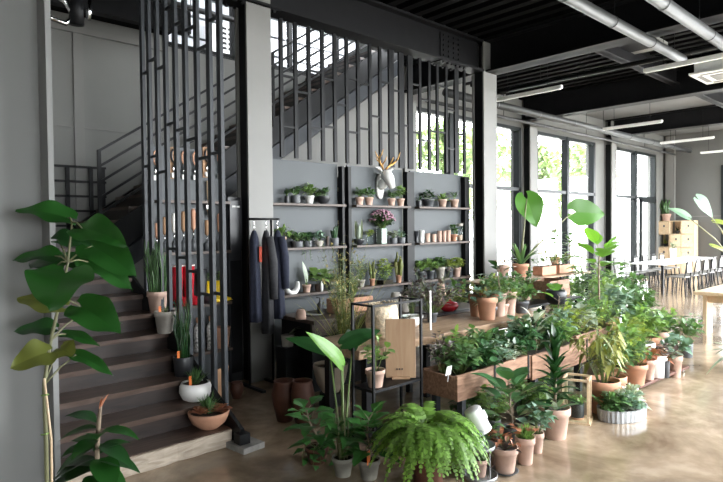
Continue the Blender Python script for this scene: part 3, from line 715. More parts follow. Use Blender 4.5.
sp('potted_plant', 'small plain black pot at the left of the top right shelf', 418.8, S1, 6, 6, 'cyl', 'black_pot', [('bush', 'leaf_dark', B(.07, .05, 20, .04, .02))])
sp('potted_plant', 'wide slate grey pot with spreading leaves on the top right shelf', 428.5, S1, 13, 7.5, 'taper', 'slate_pot', [('bush', 'leaf_dark', B(.15, .13, 60))])
sp('potted_plant', 'terracotta pot with upright bright rosette on the top right shelf', 442.5, S1, 9, 8, 'taper', 'terracotta_pale', [('ros', 'leaf_bright', dict(n=22, L=.2, W=.045))])
sp('potted_plant', 'terracotta pot with loose leaves at the window end of the top right shelf', 454.3, S1, 9, 8, 'taper', 'terracotta_pale', [('bush', 'leaf_mid', B(.16, .07, 30, .05, .022, 'lance'))])
# middle row
sp('potted_plant', 'pink terracotta pot of bushy green at the coat rack end of the middle shelf', 281, S2, 10, 11, 'taper', 'terracotta_pale', [('bush', 'leaf_bright', B(.13, .11, 80))])
sp('potted_succulent', 'dark pot of dense small leaves, second on the middle shelf beside the column', 297, S2, 11, 6, 'cyl', 'slate_pot', [('bush', 'leaf_mid', B(.12, .12, 80, .05))])
sp('potted_succulent', 'pot with strings trailing below the middle shelf beside the column', 307, S2, 9, 6, 'cyl', 'slate_pot', [('bush', 'leaf_dark', B(.1, .09, 50)), ('trail', 'leaf_dark', dict(n=4, L=.3, r=.05, leafL=.025, leafW=.015))])
sp('potted_succulent', 'grey pot of pale rosettes on the middle shelf beside the column', 318.5, S2, 10, 6, 'bowl', 'grey_pot', [('bush', 'leaf_blue', B(.1, .09, 60, .06, .028, 'lance'))])
sp('small_bottle', 'little dark bottle on the middle shelf left of the snake plant', 327, S2, 3.4, 10, 'tall', 'dark_wood', [('grass', 'leaf_mid', dict(n=6, h=.04, W=.004))], cat='bottle')
sp('potted_snake_plant', 'snake plant in a dark pot at the right of the middle left shelf', 334, S2, 9, 8, 'cyl', 'slate_pot', [('up', 'leaf_dark', dict(n=11, h=.19, W=.035)), ('up', 'leaf_blue', dict(n=4, h=.15, W=.03))])
sp('potted_snake_plant', 'tall pale snake plant in a dark bowl left of the flower vase', 358.5, S2, 11, 6, 'bowl', 'black_pot', [('up', 'leaf_silver', dict(n=5, h=.27, W=.04, lean=8)), ('ros', 'leaf_dark', dict(n=14, L=.07, W=.03))])
sp('potted_succulent', 'yellow green succulent in a small glass left of the flower vase', 369.5, S2, 8, 9, 'tall', 'jar_glass', [('bush', 'leaf_lime', B(.08, .06, 50, .04, .025))])
sp('potted_succulent', 'grey pot of silvery leaves just right of the flower vase', 393, S2, 7.5, 6, 'cyl', 'slate_pot', [('bush', 'leaf_silver', B(.1, .08, 50, .05, .03))])
sp('potted_succulent', 'dark pot with twiggy upright stems at the right of the flower shelf', 401, S2, 8, 6, 'cyl', 'slate_pot', [('bush', 'leaf_blue', B(.11, .07, 40, .04, .025)), ('wisp', 'leaf_purple', dict(h=.25, r=.03, n=4, tw=5))])
# flower vase
p = shp(381.5, S2); q = pxm(p); t = thing('flower_vase', 'tall clear square vase of dusky pink flowers on the middle shelf', 'vase', p, 0)
h = 17*q; MB().box((0, 0, h/2), (.11, .11, h)).build('vase', 'jar_glass', t, bevel=.006); MB().box((0, 0, h*.47), (.1, .1, h*.9)).build('vase_filling', 'vase_water', t, bevel=.004)
rg = random.Random(5); lv, s_ = f_bush(rg, h=.22, r=.15, n=200, L=.085, W=.04); clampy(lv); clampy(s_); lv.build('foliage', 'leaf_dark', t, loc=(0, 0, h*.9)); s_.build('stalks', 'stem_green', t, loc=(0, 0, h*.9))
lv, s_ = f_flowers(rg, h=.26, r=.19, n=95); clampy(lv); clampy(s_); lv.build('blossoms', 'pink_flower', t, True, loc=(0, 0, h*.9)); s_.build('flower_stalks', 'stem_green', t, loc=(0, 0, h*.9))
# cups
def cup(label, u, w_, h_, m, z=S2, dy=0, name='ceramic_cup', group='cups on the right shelf'):
    p = shp(u, z, dy); q = pxm(p); t = thing(name, label, 'cup', p, 0, group); r = w_*q/2; hh = h_*q
    MB().lathe([(r*.8, 0), (r*.84, .004), (r, hh), (r*.9, hh), (r*.75, .012)], 20).build('body', m, t, True); return t
cup('black cylinder cup at the left end of the cup row', 416, 4.5, 11.5, 'black_pot'); cup('tall white cup beside the black one in the cup row', 421.3, 5.6, 12.5, 'white_pot')
cup('short terracotta cup next to the tall white cup', 427.3, 5, 9, 'terracotta_pale'); cup('low terracotta cup in front of a dark pot in the cup row', 433.5, 5.5, 8, 'terracotta_pale')
cup('terracotta tumbler, first of three tall ones in the cup row', 439.3, 4.6, 11, 'terracotta_pale'); cup('terracotta tumbler, middle of three tall ones in the cup row', 443.8, 4.6, 11, 'terracotta_pale'); cup('terracotta tumbler, last of three tall ones in the cup row', 448.2, 4.6, 11.3, 'terracotta_pale')
sp('potted_plant', 'reddish pot with a round leafed plant at the end of the cup row', 453.6, S2, 7, 7, 'taper', 'terracotta', [('bush', 'leaf_mid', B(.17, .07, 36, .05, .04, 'round'))])
p = shp(459.5, S2); t = thing('glass_jar', 'lidded glass jar at the window end of the cup row shelf', 'jar', p); MB().lathe([(.045, 0), (.05, .01), (.05, .22), (.04, .24)], 18).build('jar', 'jar_glass', t, True); MB().lathe([(.052, .24), (.052, .28)], 18).build('lid', 'grey_pot', t, True); MB().lathe([(.042, .012), (.042, .1)], 16).build('contents', 'terracotta_pale', t, True)
# lower row
p = shp(290.5, S3); t = thing('ring_bowl', 'white half ring planter lying on the bottom shelf beside the coats', 'planter', p, .2)
b = MB()
for k, (R_, zc) in enumerate(((.105, .115),)): b.tube([V((R_*math.cos(a), 0, zc+R_*math.sin(a))) for a in [math.radians(170+x*12) for x in range(18)]], [.016+.014*math.sin(PI*x/17) for x in range(18)], 10, sy=1.8)
b.build('ring', 'white_pot', t, True)
def leaf_up(t, sz):
    b = MB(); heart_leaf(b, V((0, 0, sz+.06)), V((-.12, 0, 1)), V((.3, -1, 0)), .27, .085, 10, .08); b.build('tall_leaf', 'leaf_silver', t); MB().tube([(0, 0, sz), (0, 0, sz+.08)], .007, 6).build('stalk', 'stem_green', t)
sp('potted_plant', 'small clay pot with a single tall pale leaf on the bottom left shelf', 305.5, S3, 9, 8, 'taper', 'terracotta_pale', [('ros', 'leaf_mid', dict(n=6, L=.06, W=.03))], extra=leaf_up)
sp('potted_plant', 'brown pot of heart leaves beside a white bottle on the bottom left shelf', 317.5, S3, 8, 7, 'cyl', 'dark_wood', [('bush', 'leaf_bright', B(.2, .09, 26, .1, .09, 'round'))])
t = thing('white_bottle', 'small white bottle standing between two pots on the bottom left shelf', 'bottle', shp(320.5, S3, -.06)); MB().lathe([(.02, 0), (.021, .08), (.008, .11), (.008, .13)], 12).build('body', 'white_pot', t, True)
sp('potted_plant', 'black bowl of dark leaves at the right of the bottom left shelf', 330, S3, 14, 9, 'bowl', 'slate_pot', [('bush', 'leaf_dark', B(.09, .1, 50))])
sp('potted_cactus', 'slim terracotta pot with tall wiry cactus under the deer head panel', 371.5, S3, 6, 7, 'taper', 'terracotta', [('col', 'leaf_olive', dict(n=6, h=.26, r=.011, spread=.03)), ('wisp', 'leaf_olive', dict(h=.28, r=.1, n=14, tw=5))])
sp('potted_grass', 'pot of thin dry grasses at the left of the lowest deer panel shelf', 360, S3, 9, 7, 'taper', 'grey_pot', [('wisp', 'leaf_olive', dict(h=.33, r=.17, n=30, tw=7))])
p = shp(384, S3); t = thing('glass_terrarium', 'glass terrarium of yellow green leaves on the lowest deer panel shelf', 'terrarium', p)
MB().box((0, 0, .11), (.2, .15, .22)).build('glass_case', 'jar_glass', t); MB().bb(-.095, .095, -.07, .07, .005, .06).build('soil', 'soil', t)
rg = random.Random(8); lv, s_ = f_bush(rg, h=.34, r=.12, n=70, L=.09, W=.06); clampy(lv); clampy(s_); lv.build('foliage', 'leaf_lime', t, loc=(0, 0, .06)); s_.build('stalks', 'stem_green', t, loc=(0, 0, .06)); lv, s_ = f_bush(rg, h=.08, r=.08, n=40, L=.05, W=.03); lv.build('undergrowth', 'leaf_lime', t, loc=(0, 0, .06))
sp('potted_cactus', 'woolly brown column cactus at the right of the lowest deer panel shelf', 398, S3, 6.5, 8, 'taper', 'terracotta', [('col', 'leaf_olive', dict(n=3, h=.25, r=.028, spread=.03, wob=.005))])
for u, lb, pm, lm in ((420.5, 'slate pot of bushy leaves, first in the lowest right shelf row', 'slate_pot', 'leaf_bright'), (430, 'dark grey pot of bushy leaves, second in the lowest right shelf row', 'slate_pot', 'leaf_bright'),
        (439.8, 'big clay pot of bushy leaves, middle of the lowest right shelf row', 'grey_pot', 'leaf_mid'), (448.7, 'slate pot of yellow green leaves in the lowest right shelf row', 'slate_pot', 'leaf_lime'), (456.3, 'cream pot of yellow green leaves, window end of the lowest right shelf', 'terracotta_pale', 'leaf_lime')):
    sp('potted_plant', lb, u, S3, 8.5 if u != 439.8 else 9.5, 9 if u != 439.8 else 11, 'taper', pm, [('bush', lm, B(.17, .11, 70, .07, .042))], group='pots in the lowest right shelf row')

# ---------------------------------------------------------------- deer head
p = P(379, 185, 1, 5.745); t = thing('deer_head', 'white deer head with gold antlers mounted on the grey panel', 'wall decoration', p)
b = MB(); b.tube([(0, 0, 0), (0, -.03, 0), (0, -.035, 0)], [.068, .072, .05], 20, sy=2.5)
b.build('plaque', 'white_pot', t, True, loc=(0, 0, -.02))
hd = MB()
hd.tube([V((0, -.02, -.02)), V((0, -.07, .0)), V((.0, -.11, .04)), V((.0, -.14, .08))], [.062, .07, .066, .064], 14)
hd.tube([V((.0, -.09, .155)), V((.0, -.13, .14)), V((.012, -.185, .07)), V((.026, -.215, -.01)), V((.03, -.225, -.045)), V((.031, -.228, -.06))], [.04, .088, .078, .052, .046, .02], 14)
hd.build('head', 'white_pot', t, True)
for s in (-1, 1):
    e = MB(); sd = V((1, .15, 0))*s; b0 = V((0, -.11, .17)); a = b0+sd*.06; e.tube([a, a+sd*.05+Z*.03, a+sd*.10+Z*.05, a+sd*.15+Z*.055], [.014, .036, .03, .004], 8, sy=.5); e.build('ear', 'white_pot', t, True)
    an = MB(); q0 = b0+sd*.03+Z*.04; pts = [q0] + [q0+(x_-q0)*.75 for x_ in (q0+sd*.06+Z*.06+V((0, -.02, 0)), q0+sd*.15+Z*.10+V((0, -.05, 0)), q0+sd*.22+Z*.16+V((0, -.09, 0)), q0+sd*.24+Z*.23+V((0, -.12, 0)))]
    an.tube(pts, [.017, .015, .013, .01, .004], 7)
    for k, dd in ((1, V((0, -.1, .08))), (2, sd*.1+Z*.04), (3, sd*.09+Z*.06), (3, V((0, -.08, .08)))): an.tube([pts[k], pts[k]+dd*.6+Z*.01, pts[k]+dd+Z*.04], [.011, .008, .003], 6)
    an.build('antler', 'gold', t, True)
    MB().ball(V((.008, -.17, .125))+V((s*.068, 0, 0)), .012, 6).build('eye', 'black_pot', t, True)

# ---------------------------------------------------------------- tools, boots and bottles behind the stair screen
def tp(u, v): return P(u, v, 1, 5.74)
def secateurs(u, v, label, card=False, m='terracotta'):
    p = tp(u, v); t = thing('secateurs', label, 'secateurs', p, 0, 'secateurs hanging on the tool panel')
    if card: MB().bb(-.055, .055, -.006, 0, -.3, .03).build('card', 'kraft_card', t)
    for s in (-1, 1):
        MB().tube([V((s*.012, -.02, -.13)), V((s*.03, -.02, -.09)), V((s*.032, -.02, -.03)), V((s*.012, -.02, .01))], [.008, .011, .011, .008], 8).build('handle', m if s < 0 or card else 'black_pot', t, True)
        MB().tube([V((-s*.004, -.02, -.12)), V((s*.014, -.02, -.2)), V((s*.003, -.02, -.25))], [.01, .014, .003], 6, sy=.4).build('blade', 'chrome', t, True)
    MB().bb(-.035, .035, -.03, -.01, -.29, -.24).build('white_tag', 'white_pot', t); MB().tube([(0, -.02, -.125), (0, -.032, -.125)], .012, 8).build('pivot', 'chrome', t, True)
    return t
secateurs(155.5, 152, 'orange handled secateurs hanging leftmost on the tool panel'); secateurs(173.5, 150, 'secateurs on an orange card, left one of the two cards', True, 'black_pot')
secateurs(184, 152, 'orange handled secateurs hanging just right of the left card'); secateurs(195, 153, 'orange handled secateurs hanging just left of the long right card')
secateurs(207, 150, 'secateurs on an orange card above the wooden trowel handle', True, 'black_pot'); secateurs(219.5, 152, 'orange handled secateurs hanging rightmost on the tool panel')
t = thing('hand_trowel', 'wooden handled garden trowel hanging under the right orange card', 'trowel', tp(207, 181)); MB().tube([(0, -.02, 0), (0, -.02, -.2)], [.018, .013], 8).build('handle', 'pale_wood', t, True); MB().tube([(0, -.02, -.2), (0, -.02, -.26), (0, -.02, -.4)], [.008, .04, .01], 8, sy=.35).build('blade', 'chrome', t, True)
for i, (u, m, hh, lb) in enumerate([(157, 'terracotta', .3, 'leftmost hand fork with an orange grip in the tool row'), (165, 'kraft_card', .36, 'hand fork with a beige grip in the tool row'), (174.6, 'white_pot', .40, 'hand fork with a white grip in the tool row'),
        (184, 'kraft_card', .42, 'slim beige gripped hand tool in the tool row'), (194, 'terracotta', .45, 'hand tool with twin orange grip in the tool row'), (198.5, 'terracotta', .43, 'orange gripped hand tool left of the wooden trowel'), (207.5, 'kraft_card', .33, 'card backed hand tool below the wooden trowel'), (220, 'terracotta', .40, 'rightmost hand tool with orange grip beside the black sign')]):
    p = shp(u, S2); t = thing('hand_tool', lb, 'garden tool', V((p.x, 5.68, S2)), 0, 'hand tools standing on the tool shelf')
    MB().tube([(0, 0, hh*.5), (0, 0, hh*.55), (0, 0, hh*.95), (0, 0, hh)], [.012, .022, .024, .014], 8).build('grip', m, t, True)
    MB().tube([(0, 0, hh*.5), (0, 0, hh*.3)], .007, 6).build('shank', 'chrome', t, True); MB().lathe([(.035, 0), (.035, .08), (.012, hh*.3)], 10).build('head', 'slate_pot', t, True)
def boot(u, z, dx, h, m, label, flip=1, grp=None):
    p = shp(u, z); t = thing('rubber_boot', label, 'boot', V((p.x, 5.66, z)), dx, grp)
    r = .047*h/.36
    b = MB(); b.tube([(0, 0, h), (0, 0, h*.6), (0, 0, h*.3), (.008*flip, 0, h*.17), (.05*flip, 0, h*.125), (.11*flip, 0, h*.10), (.15*flip, 0, h*.09)], [r*1.15, r*1.05, r*.9, r*1.05, r*.95, r*.85, r*.45], 14); b.build('boot_body', m, t, True)
    s = MB(); s.tube([(-.045*flip, 0, .012), (.03*flip, 0, .012), (.12*flip, 0, .012), (.165*flip, 0, .012)], [r*.7, r*.95, r*.85, r*.4], 12, sy=.28); s.build('sole', m, t, True)
    MB().lathe([(r*1.2, h*.97), (r*1.22, h), (r*1.0, h), (r*.98, h*.95)], 14).build('rim_band', 'white_pot' if m == 'red_rubber' else m, t, True)
    return t
boot(176, S3, -1.2, .42, 'red_rubber', 'left red rubber boot behind the stair screen', 1, 'red rubber boots'); boot(187.5, S3, -1.2, .42, 'red_rubber', 'right red rubber boot behind the stair screen', 1, 'red rubber boots')
boot(207.5, S3, -.5, .23, 'yellow_rubber', 'left yellow rubber boot with a plant growing out of it', 1, 'yellow rubber boots'); boot(216.5, S3, -.15, .23, 'yellow_rubber', 'right yellow rubber boot of the pair with plants', 1, 'yellow rubber boots')
for u, lb in ((207.5, 'small green plant growing from the left yellow boot'), (216.5, 'small green plant growing from the right yellow boot')):
    p = shp(u, S3+.215); plant('boot_plant', lb, V((p.x, 5.66, p.z)), None, [('bush', 'leaf_mid', B(.13, .09, 30, .07, .03))], cat='plant')
boot(201, S3, -1.3, .37, 'black_pot', 'tall black rubber boot between the red and the yellow boots')
for u, z, r, h, lb in ((196.5, .40, .055, .36, 'left white speckled bottle with a clay stopper on the lowest tool shelf'), (209.5, .40, .055, .36, 'right white speckled bottle on the lowest tool shelf')):
    p = shp(u, z); t = thing('speckled_bottle', lb, 'bottle', V((p.x, 5.65, z)), 0, 'speckled bottles'); MB().lathe([(r, 0), (r, h*.7), (r*.5, h*.8), (r*.5, h*.86)], 16).build('body', 'terrazzo', t, True); MB().lathe([(r*.55, h*.86), (r*.6, h)], 12).build('stopper', 'terracotta', t, True)
p = shp(222, .40); plant('clay_jar', 'terracotta jar at the right end of the lowest tool shelf', V((3.13, 5.64, .40)), ('tall', .085, .23, 'terracotta'), [('grass', 'leaf_mid', dict(n=8, h=.05))])
t = thing('sign_board', 'black hanging board with small white lettering left of the column', 'sign', V((3.29, 5.60, 1.46))); MB().bb(-.075, .075, -.01, .01, 0, .55).build('board', 'black_pot', t)
b = MB()
for k, (x, ww) in enumerate(((-.045, .012), (-.028, .012), (-.012, .008), (.008, .005), (.022, .012), (.04, .012))): b.bb(x-ww/2, x+ww/2, -.013, -.01, .475, .497)
b.build('lettering', 'white_pot', t)
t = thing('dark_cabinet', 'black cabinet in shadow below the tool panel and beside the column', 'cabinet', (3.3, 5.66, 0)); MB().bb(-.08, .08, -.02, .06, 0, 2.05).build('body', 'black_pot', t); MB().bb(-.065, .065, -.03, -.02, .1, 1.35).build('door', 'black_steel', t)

# ---------------------------------------------------------------- coats
rk = thing('coat_rack', 'black coat rack in front of the grey column', 'rack', (3.2, 5.22, 0))
pa, pb_ = P(249, 219, 1, 5.22), P(279, 218.5, 1, 5.22); zr = pa.z
MB().tube([(pa.x-3.2, 0, zr), (pb_.x-3.2, 0, zr)], .012, 8).build('rail', 'black_steel', rk, True)
for x in (pa.x-3.2+.03, pb_.x-3.2-.05):
    MB().tube([(x, .08, 0), (x, .08, zr), (x, 0, zr)], .012, 8).build('upright', 'black_steel', rk, True); MB().bb(x-.02, x+.02, -.2, .25, 0, .025).build('foot', 'black_steel', rk)
def coat(u, ztop, zbot, wd, m, label, patch=None, rz=.9, sleeve=True):
    p = P(u, 260, 1, 5.22); t = thing('hanging_coat', label, 'coat', (p.x, 5.2, 0), rz, 'coats on the rack')
    b = MB(); n = 24; rg = random.Random(int(u)); ph = rg.random()*6; L = ztop-zbot; base = 0
    prof = [(0, .15, .35), (.04, .5, .6), (.1, .85, .85), (.3, .9, .95), (.6, .95, 1.0), (.9, 1.05, 1.1), (1, 1.06, 1.1)]
    for k, (f, sx, sy) in enumerate(prof):
        for j in range(n):
            a = 2*PI*j/n; fo = 1+.16*f*math.sin(a*5+ph)+.06*math.sin(a*9+ph*2+f*3)
            b.v.append(V((math.cos(a)*wd*sx*fo, math.sin(a)*.055*sy*fo, ztop-L*f)))
    for k in range(len(prof)-1):
        for j in range(n): a = k*n+j; c = k*n+(j+1) % n; b.f.append((a, a+n, c+n, c))
    b.f += [tuple(range(n)), tuple(reversed(range((len(prof)-1)*n, len(prof)*n)))]
    b.build('coat_body', m, t, True)
    if sleeve:
        for s in (-1, 1): MB().tube([(s*wd*.75, -.02, ztop-.07), (s*wd*1.05, -.05, ztop-L*.3), (s*wd*.98, -.06, ztop-L*.66)], [.045, .05, .04], 10).build('sleeve', m, t, True)
    if patch: MB().bb(-wd*.9, wd*.9, -.078, -.05, ztop-patch[0], ztop-patch[1]).build('red_panel', 'red_cloth', t)
    MB().tube([(0, 0, ztop-.02), (0, 0, ztop+.05), (.02, 0, ztop+.08), (0, 0, ztop+.1)], .006, 6).build('hanger_hook', 'chrome', t, True)
coat(253.5, 1.68, .72, .075, 'navy_cloth', 'navy garment with a red panel, leftmost on the coat rack', (.33, .17), 1.0, False)
coat(265.5, 1.68, .58, .105, 'charcoal_cloth', 'long charcoal coat in the middle of the rack', None, 1.15)
coat(277, 1.68, .72, .06, 'navy_cloth', 'dark navy jacket at the right end of the coat rack', None, 1.35)
# ================================================================ COUNTER, SLAB TABLE, PLANTER BOXES
t = thing('counter', 'black counter in the shade behind the coats, its left end bare', 'counter', (3.6, 4.62, 0))
MB().bb(0, 1.3, 0, .63, .71, .75).build('counter_top', 'dark_wood', t, bevel=.004); MB().bb(.02, 1.28, .06, .6, 0, .71).build('cabinet_body', 'black_steel', t)
MB().bb(.0, 1.3, .03, .06, .58, .71).build('apron', 'dark_wood', t)
t = thing('work_table', 'dark work table between the slab table and the shelf wall', 'table', (4.3, 3.95, 0))
MB().bb(0, 1.5, 0, .64, .71, .75).build('tabletop', 'dark_wood', t, bevel=.004)
for x in (.05, 1.45):
    for y in (.05, .59): MB().bb(x-.025, x+.025, y-.025, y+.025, 0, .71).build('leg', 'black_steel', t)
sl = thing('slab_table', 'long live edge wooden slab table behind the planter boxes', 'table', (2.95, 3.25, 0))
b = plank(0, 2.75, -.02, .62, .68, .755, .035, 22, 9); b.build('tabletop', 'slab_wood', sl, bevel=.008)
for x in (.15, 1.4, 2.6):
    for y in (.06, .52): MB().bb(x-.03, x+.03, y-.03, y+.03, 0, .68).build('leg', 'black_steel', sl)
    MB().bb(x-.02, x+.02, .06, .52, .64, .68).build('crossbar', 'black_steel', sl)
def planter(x0, x1, y0, y1, z0, z1, label, bands=()):
    t = thing('planter_box', label, 'planter box', (x0, y0, 0)); L, W = x1-x0, y1-y0; k = .028
    MB().bb(0, L, 0, k, z0, z1).build('front_board', 'planter_wood', t, bevel=.005); MB().bb(0, L, W-k, W, z0, z1).build('rear_board', 'planter_wood', t, bevel=.005)
    for x in (0, L-k): MB().bb(x, x+k, k, W-k, z0+.01, z1-.012).build('end_board', 'planter_wood', t, bevel=.005)
    MB().bb(k, L-k, k, W-k, z0, z0+.03).build('bottom_board', 'planter_wood', t); MB().bb(k, L-k, k, W-k, z1-.09, z1-.05).build('soil', 'soil', t)
    for x in bands: MB().bb(x-.012, x+.012, -.006, 0, z0, z1+.004).build('iron_band', 'black_steel', t)
    for x in (.12, L-.12):
        MB().bb(x-.025, x+.025, .03, .08, 0, z0).build('leg', 'slat_steel', t); MB().bb(x-.025, x+.025, W-.08, W-.03, 0, z0).build('leg', 'slat_steel', t)
    return t
planter(3.54, 4.60, 2.75, 3.12, .335, .54, 'rough wooden planter box on legs behind the fern, nearest the camera', (.5, 1.02))
planter(4.63, 5.74, 2.75, 3.12, .30, .525, 'second wooden planter box on legs, behind the tall dark leafed pot plant', (.45, 1.05))
planter(5.86, 6.95, 2.95, 3.32, .30, .51, 'third wooden planter box, half hidden behind the wispy terracotta plant', (.5,))
BX = 'plants in the wooden planter boxes'
def inbox(n, fol, x, y, z, label): return plant(n, label, (x, y, z), None, fol, BX, 'plant')
bl = [('bush', 'leaf_purple', B(0.36, 0.165, 136, 0.0575, 0.036)), ('bush', 'leaf_mid', B(0.288, 0.198, 153, 0.08625, 0.06)), ('bush', 'leaf_bright', B(0.312, 0.187, 153, 0.08625, 0.06)), ('bush', 'leaf_jade', B(0.24, 0.187, 153, 0.09775, 0.072)),
      ('bush', 'leaf_mid', B(0.336, 0.176, 136, 0.115, 0.072, 'lobed')), ('bush', 'leaf_blue', B(0.24, 0.165, 187, 0.0575, 0.042)), ('tree', 'leaf_jade', dict(h=.22, n=16, L=.15, W=.08, top=.2)), ('bush', 'leaf_silver', B(0.18, 0.143, 153, 0.05175, 0.042)), ('bush', 'leaf_jade', B(0.24, 0.176, 119, 0.115, 0.084))]
nm = ['twiggy grey leaved plant at the camera end of the first planter box', 'round leafed green plant beside the twiggy one in the first planter box', 'bright leafy plant at the back of the first planter box near its end', 'glossy dark plant over the front board of the first planter box',
      'lobed leaf plant in the middle of the first planter box', 'blue green ivy like plant behind the iron band of the first planter box', 'upright broad leaf plant in the first planter box', 'low silver plant by the front board of the first planter box', 'dark glossy plant at the far end of the first planter box']
for i, (x, y) in enumerate([(3.66, 2.98), (3.75, 2.90), (3.92, 3.0), (3.98, 2.86), (4.12, 2.98), (4.22, 2.88), (4.33, 3.0), (4.42, 2.86), (4.50, 2.96)]): inbox('planter_plant', [bl[i]], x, y, .49, nm[i])
b2 = [('bush', 'leaf_jade', B(0.288, 0.176, 136, 0.1265, 0.06, 'lance')), ('bush', 'leaf_blue', B(0.36, 0.22, 153, 0.1035, 0.072)), ('tree', 'leaf_silver', dict(h=.3, n=16, L=.2, W=.07, top=.1, e=(20, 80))), ('bush', 'leaf_dark', B(0.336, 0.22, 136, 0.138, 0.084)), ('bush', 'leaf_mid', B(0.384, 0.22, 153, 0.115, 0.06, 'lobed')), ('bush', 'leaf_bright', B(0.288, 0.198, 153, 0.092, 0.06)), ('bush', 'leaf_silver', B(0.192, 0.132, 102, 0.069, 0.054)), ('bush', 'leaf_blue', B(0.336, 0.176, 136, 0.1035, 0.06))]
nm2 = ['narrow leaved green plant at the near end of the second planter box', 'blue green plant at the back of the second planter box', 'pale upright plant of long leaves in the second planter box', 'dark broad leaved plant in the middle of the second planter box', 'lobed green plant rising at the back of the second planter box', 'bright green plant over the front board of the second planter box', 'small pale plant by the white pot in the second planter box', 'blue green plant at the far end of the second planter box']
for i, (x, y) in enumerate([(4.75, 2.9), (4.85, 3.04), (4.98, 2.92), (5.1, 2.98), (5.25, 3.02), (5.36, 2.88), (5.48, 2.93), (5.62, 3.0)]): inbox('planter_plant', [b2[i]], x, y, .475, nm2[i])
nm3 = ['yellow green plant at the near end of the third planter box', 'silver cabbage leaved plant in the third planter box', 'bushy green plant in the middle of the third planter box', 'lime leaved plant in the third planter box', 'feathery green plant at the far end of the third planter box']
for i, (x, y, f) in enumerate([(5.98, 3.1, ('bush', 'leaf_lime', B(0.384, 0.198, 153, 0.1035, 0.048, 'lance'))), (6.2, 3.12, ('bush', 'leaf_silver', B(0.36, 0.187, 102, 0.161, 0.12, 'lobed'))), (6.4, 3.1, ('bush', 'leaf_mid', B(0.408, 0.22, 170, 0.092, 0.048))), (6.62, 3.15, ('bush', 'leaf_lime', B(0.336, 0.198, 153, 0.092, 0.048))), (6.82, 3.12, ('bush', 'leaf_bright', B(0.432, 0.22, 187, 0.0805, 0.036, 'lance')))]): inbox('planter_plant', [f], x, y, .46, nm3[i])
# white plant tag and the small white pot in box two
p = P(455.5, 376, 1, 2.74); t = thing('plant_label', 'blank white plant label on the corner of the nearest planter box', 'label', (p.x+.005, 2.81, .49)); MB().box((0, 0, .09), (.06, .004, .075), rot=Matrix.Rotation(.25, 3, 'X')).build('card', 'white_paint', t); MB().tube([(0, .01, 0), (0, .004, .06)], .003, 5).build('stake', 'white_paint', t)

# ================================================================ THINGS ON THE SLAB TABLE AND COUNTER
def at(u, v, z, w_, h_, name, label, pk, pm, fol, **k):
    p = P(u, v, 2, z); q = pxm(p); return plant(name, label, p, (pk, w_*q/2, h_*q, pm), fol, **k)
TZ = .756
at(476, 316, TZ, 15, 22, 'potted_plant', 'terracotta pot of reddish sprigs, leftmost on the far end of the slab table', 'taper', 'terracotta', [('bush', 'leaf_olive', B(.15, .14, 60, .05, .025)), ('bush', 'leaf_copper', B(.1, .12, 30, .05, .025))])
at(487, 319.5, TZ, 21, 23, 'potted_succulent', 'stout terracotta pot of red brown succulents in front of the slab table group', 'taper', 'terracotta', [('bush', 'leaf_copper', B(.09, .12, 70, .05, .035)), ('bush', 'leaf_olive', B(.14, .13, 40, .05, .025))])
at(499, 316, TZ, 15, 23, 'potted_plant', 'pale terracotta pot with a rubbery big leaf on the slab table', 'taper', 'terracotta_pale', [('tree', 'leaf_dark', dict(h=.3, n=6, L=.2, W=.11, top=.55)), ('bush', 'leaf_mid', B(.15, .12, 30))])
at(509, 315, TZ, 16, 24, 'potted_plant', 'grey terracotta pot at the window side of the slab table group', 'taper', 'terracotta_pale', [('bush', 'leaf_mid', B(.28, .15, 80, .09, .04, 'lance'))])
p = P(383, 334, 2, TZ); t = thing('woven_basket', 'pale woven basket with a ragged rim on the slab table', 'basket', (3.47, 3.5, TZ))
q = .0082
b = MB(); b.lathe([(.10, 0), (.13, .01), (.145, .13), (.132, .24), (.122, .275), (.105, .275), (.115, .13), (.08, .03)], 30, rib=.015); b.build('basket_body', 'basket', t, True)
b = MB(); rg = random.Random(2)
for k in range(16): a = k*.4; b.tube([(.115*math.cos(a), .115*math.sin(a), .27), (.118*math.cos(a+.25), .118*math.sin(a+.25), .29+.012*rg.random()), (.113*math.cos(a+.5), .113*math.sin(a+.5), .275)], .008, 5)
b.build('rim_weave', 'basket', t, True)
for lb, u, v, r, hh, m in (('grey ceramic cylinder vase, left one of the pair behind the basket', 396, 312, 5.2, 20, 'grey_pot'), ('grey ceramic cylinder vase, right one of the pair behind the basket', 404.5, 312, 4.6, 17, 'grey_pot')):
    p = P(u, v, 2, .75); q = pxm(p); t = thing('cylinder_vase', lb, 'vase', p, 0, 'grey cylinder vases'); R_ = r*q; H_ = hh*q; MB().lathe([(R_*.85, 0), (R_, .02), (R_, H_*.85), (R_*.8, H_*.97), (R_*.6, H_), (R_*.5, H_), (R_*.5, H_*.8)], 20).build('body', m, t, True)
for lb, u, v, w_, hh in (('terracotta pot stacked upside down at the right of the counter', 439, 307, 12, 12), ('terracotta pot standing beside the stacked one on the counter', 441, 296, 10, 12)):
    p = P(u, 307, 2, .75); q = pxm(p); z0 = .75 if v == 307 else .75+12*q
    t = thing('clay_pot', lb, 'pot', (p.x, p.y, z0)); MB().lathe([(w_*q/2, 0), (w_*q/2, .03), (w_*q*.42, .032), (w_*q*.34, hh*q), (w_*q*.3, hh*q)], 20).build('pot_body', 'terracotta_pale', t, True)
p = P(301, 319, 2, .75); q = pxm(p); t = thing('clay_bowl', 'upturned pink clay bowl on the left end of the dark counter', 'bowl', p); MB().lathe([(.055, 0), (.056, .02), (.052, .06), (.04, .1), (.03, .105)], 20).build('bowl_body', 'terracotta_pale', t, True)
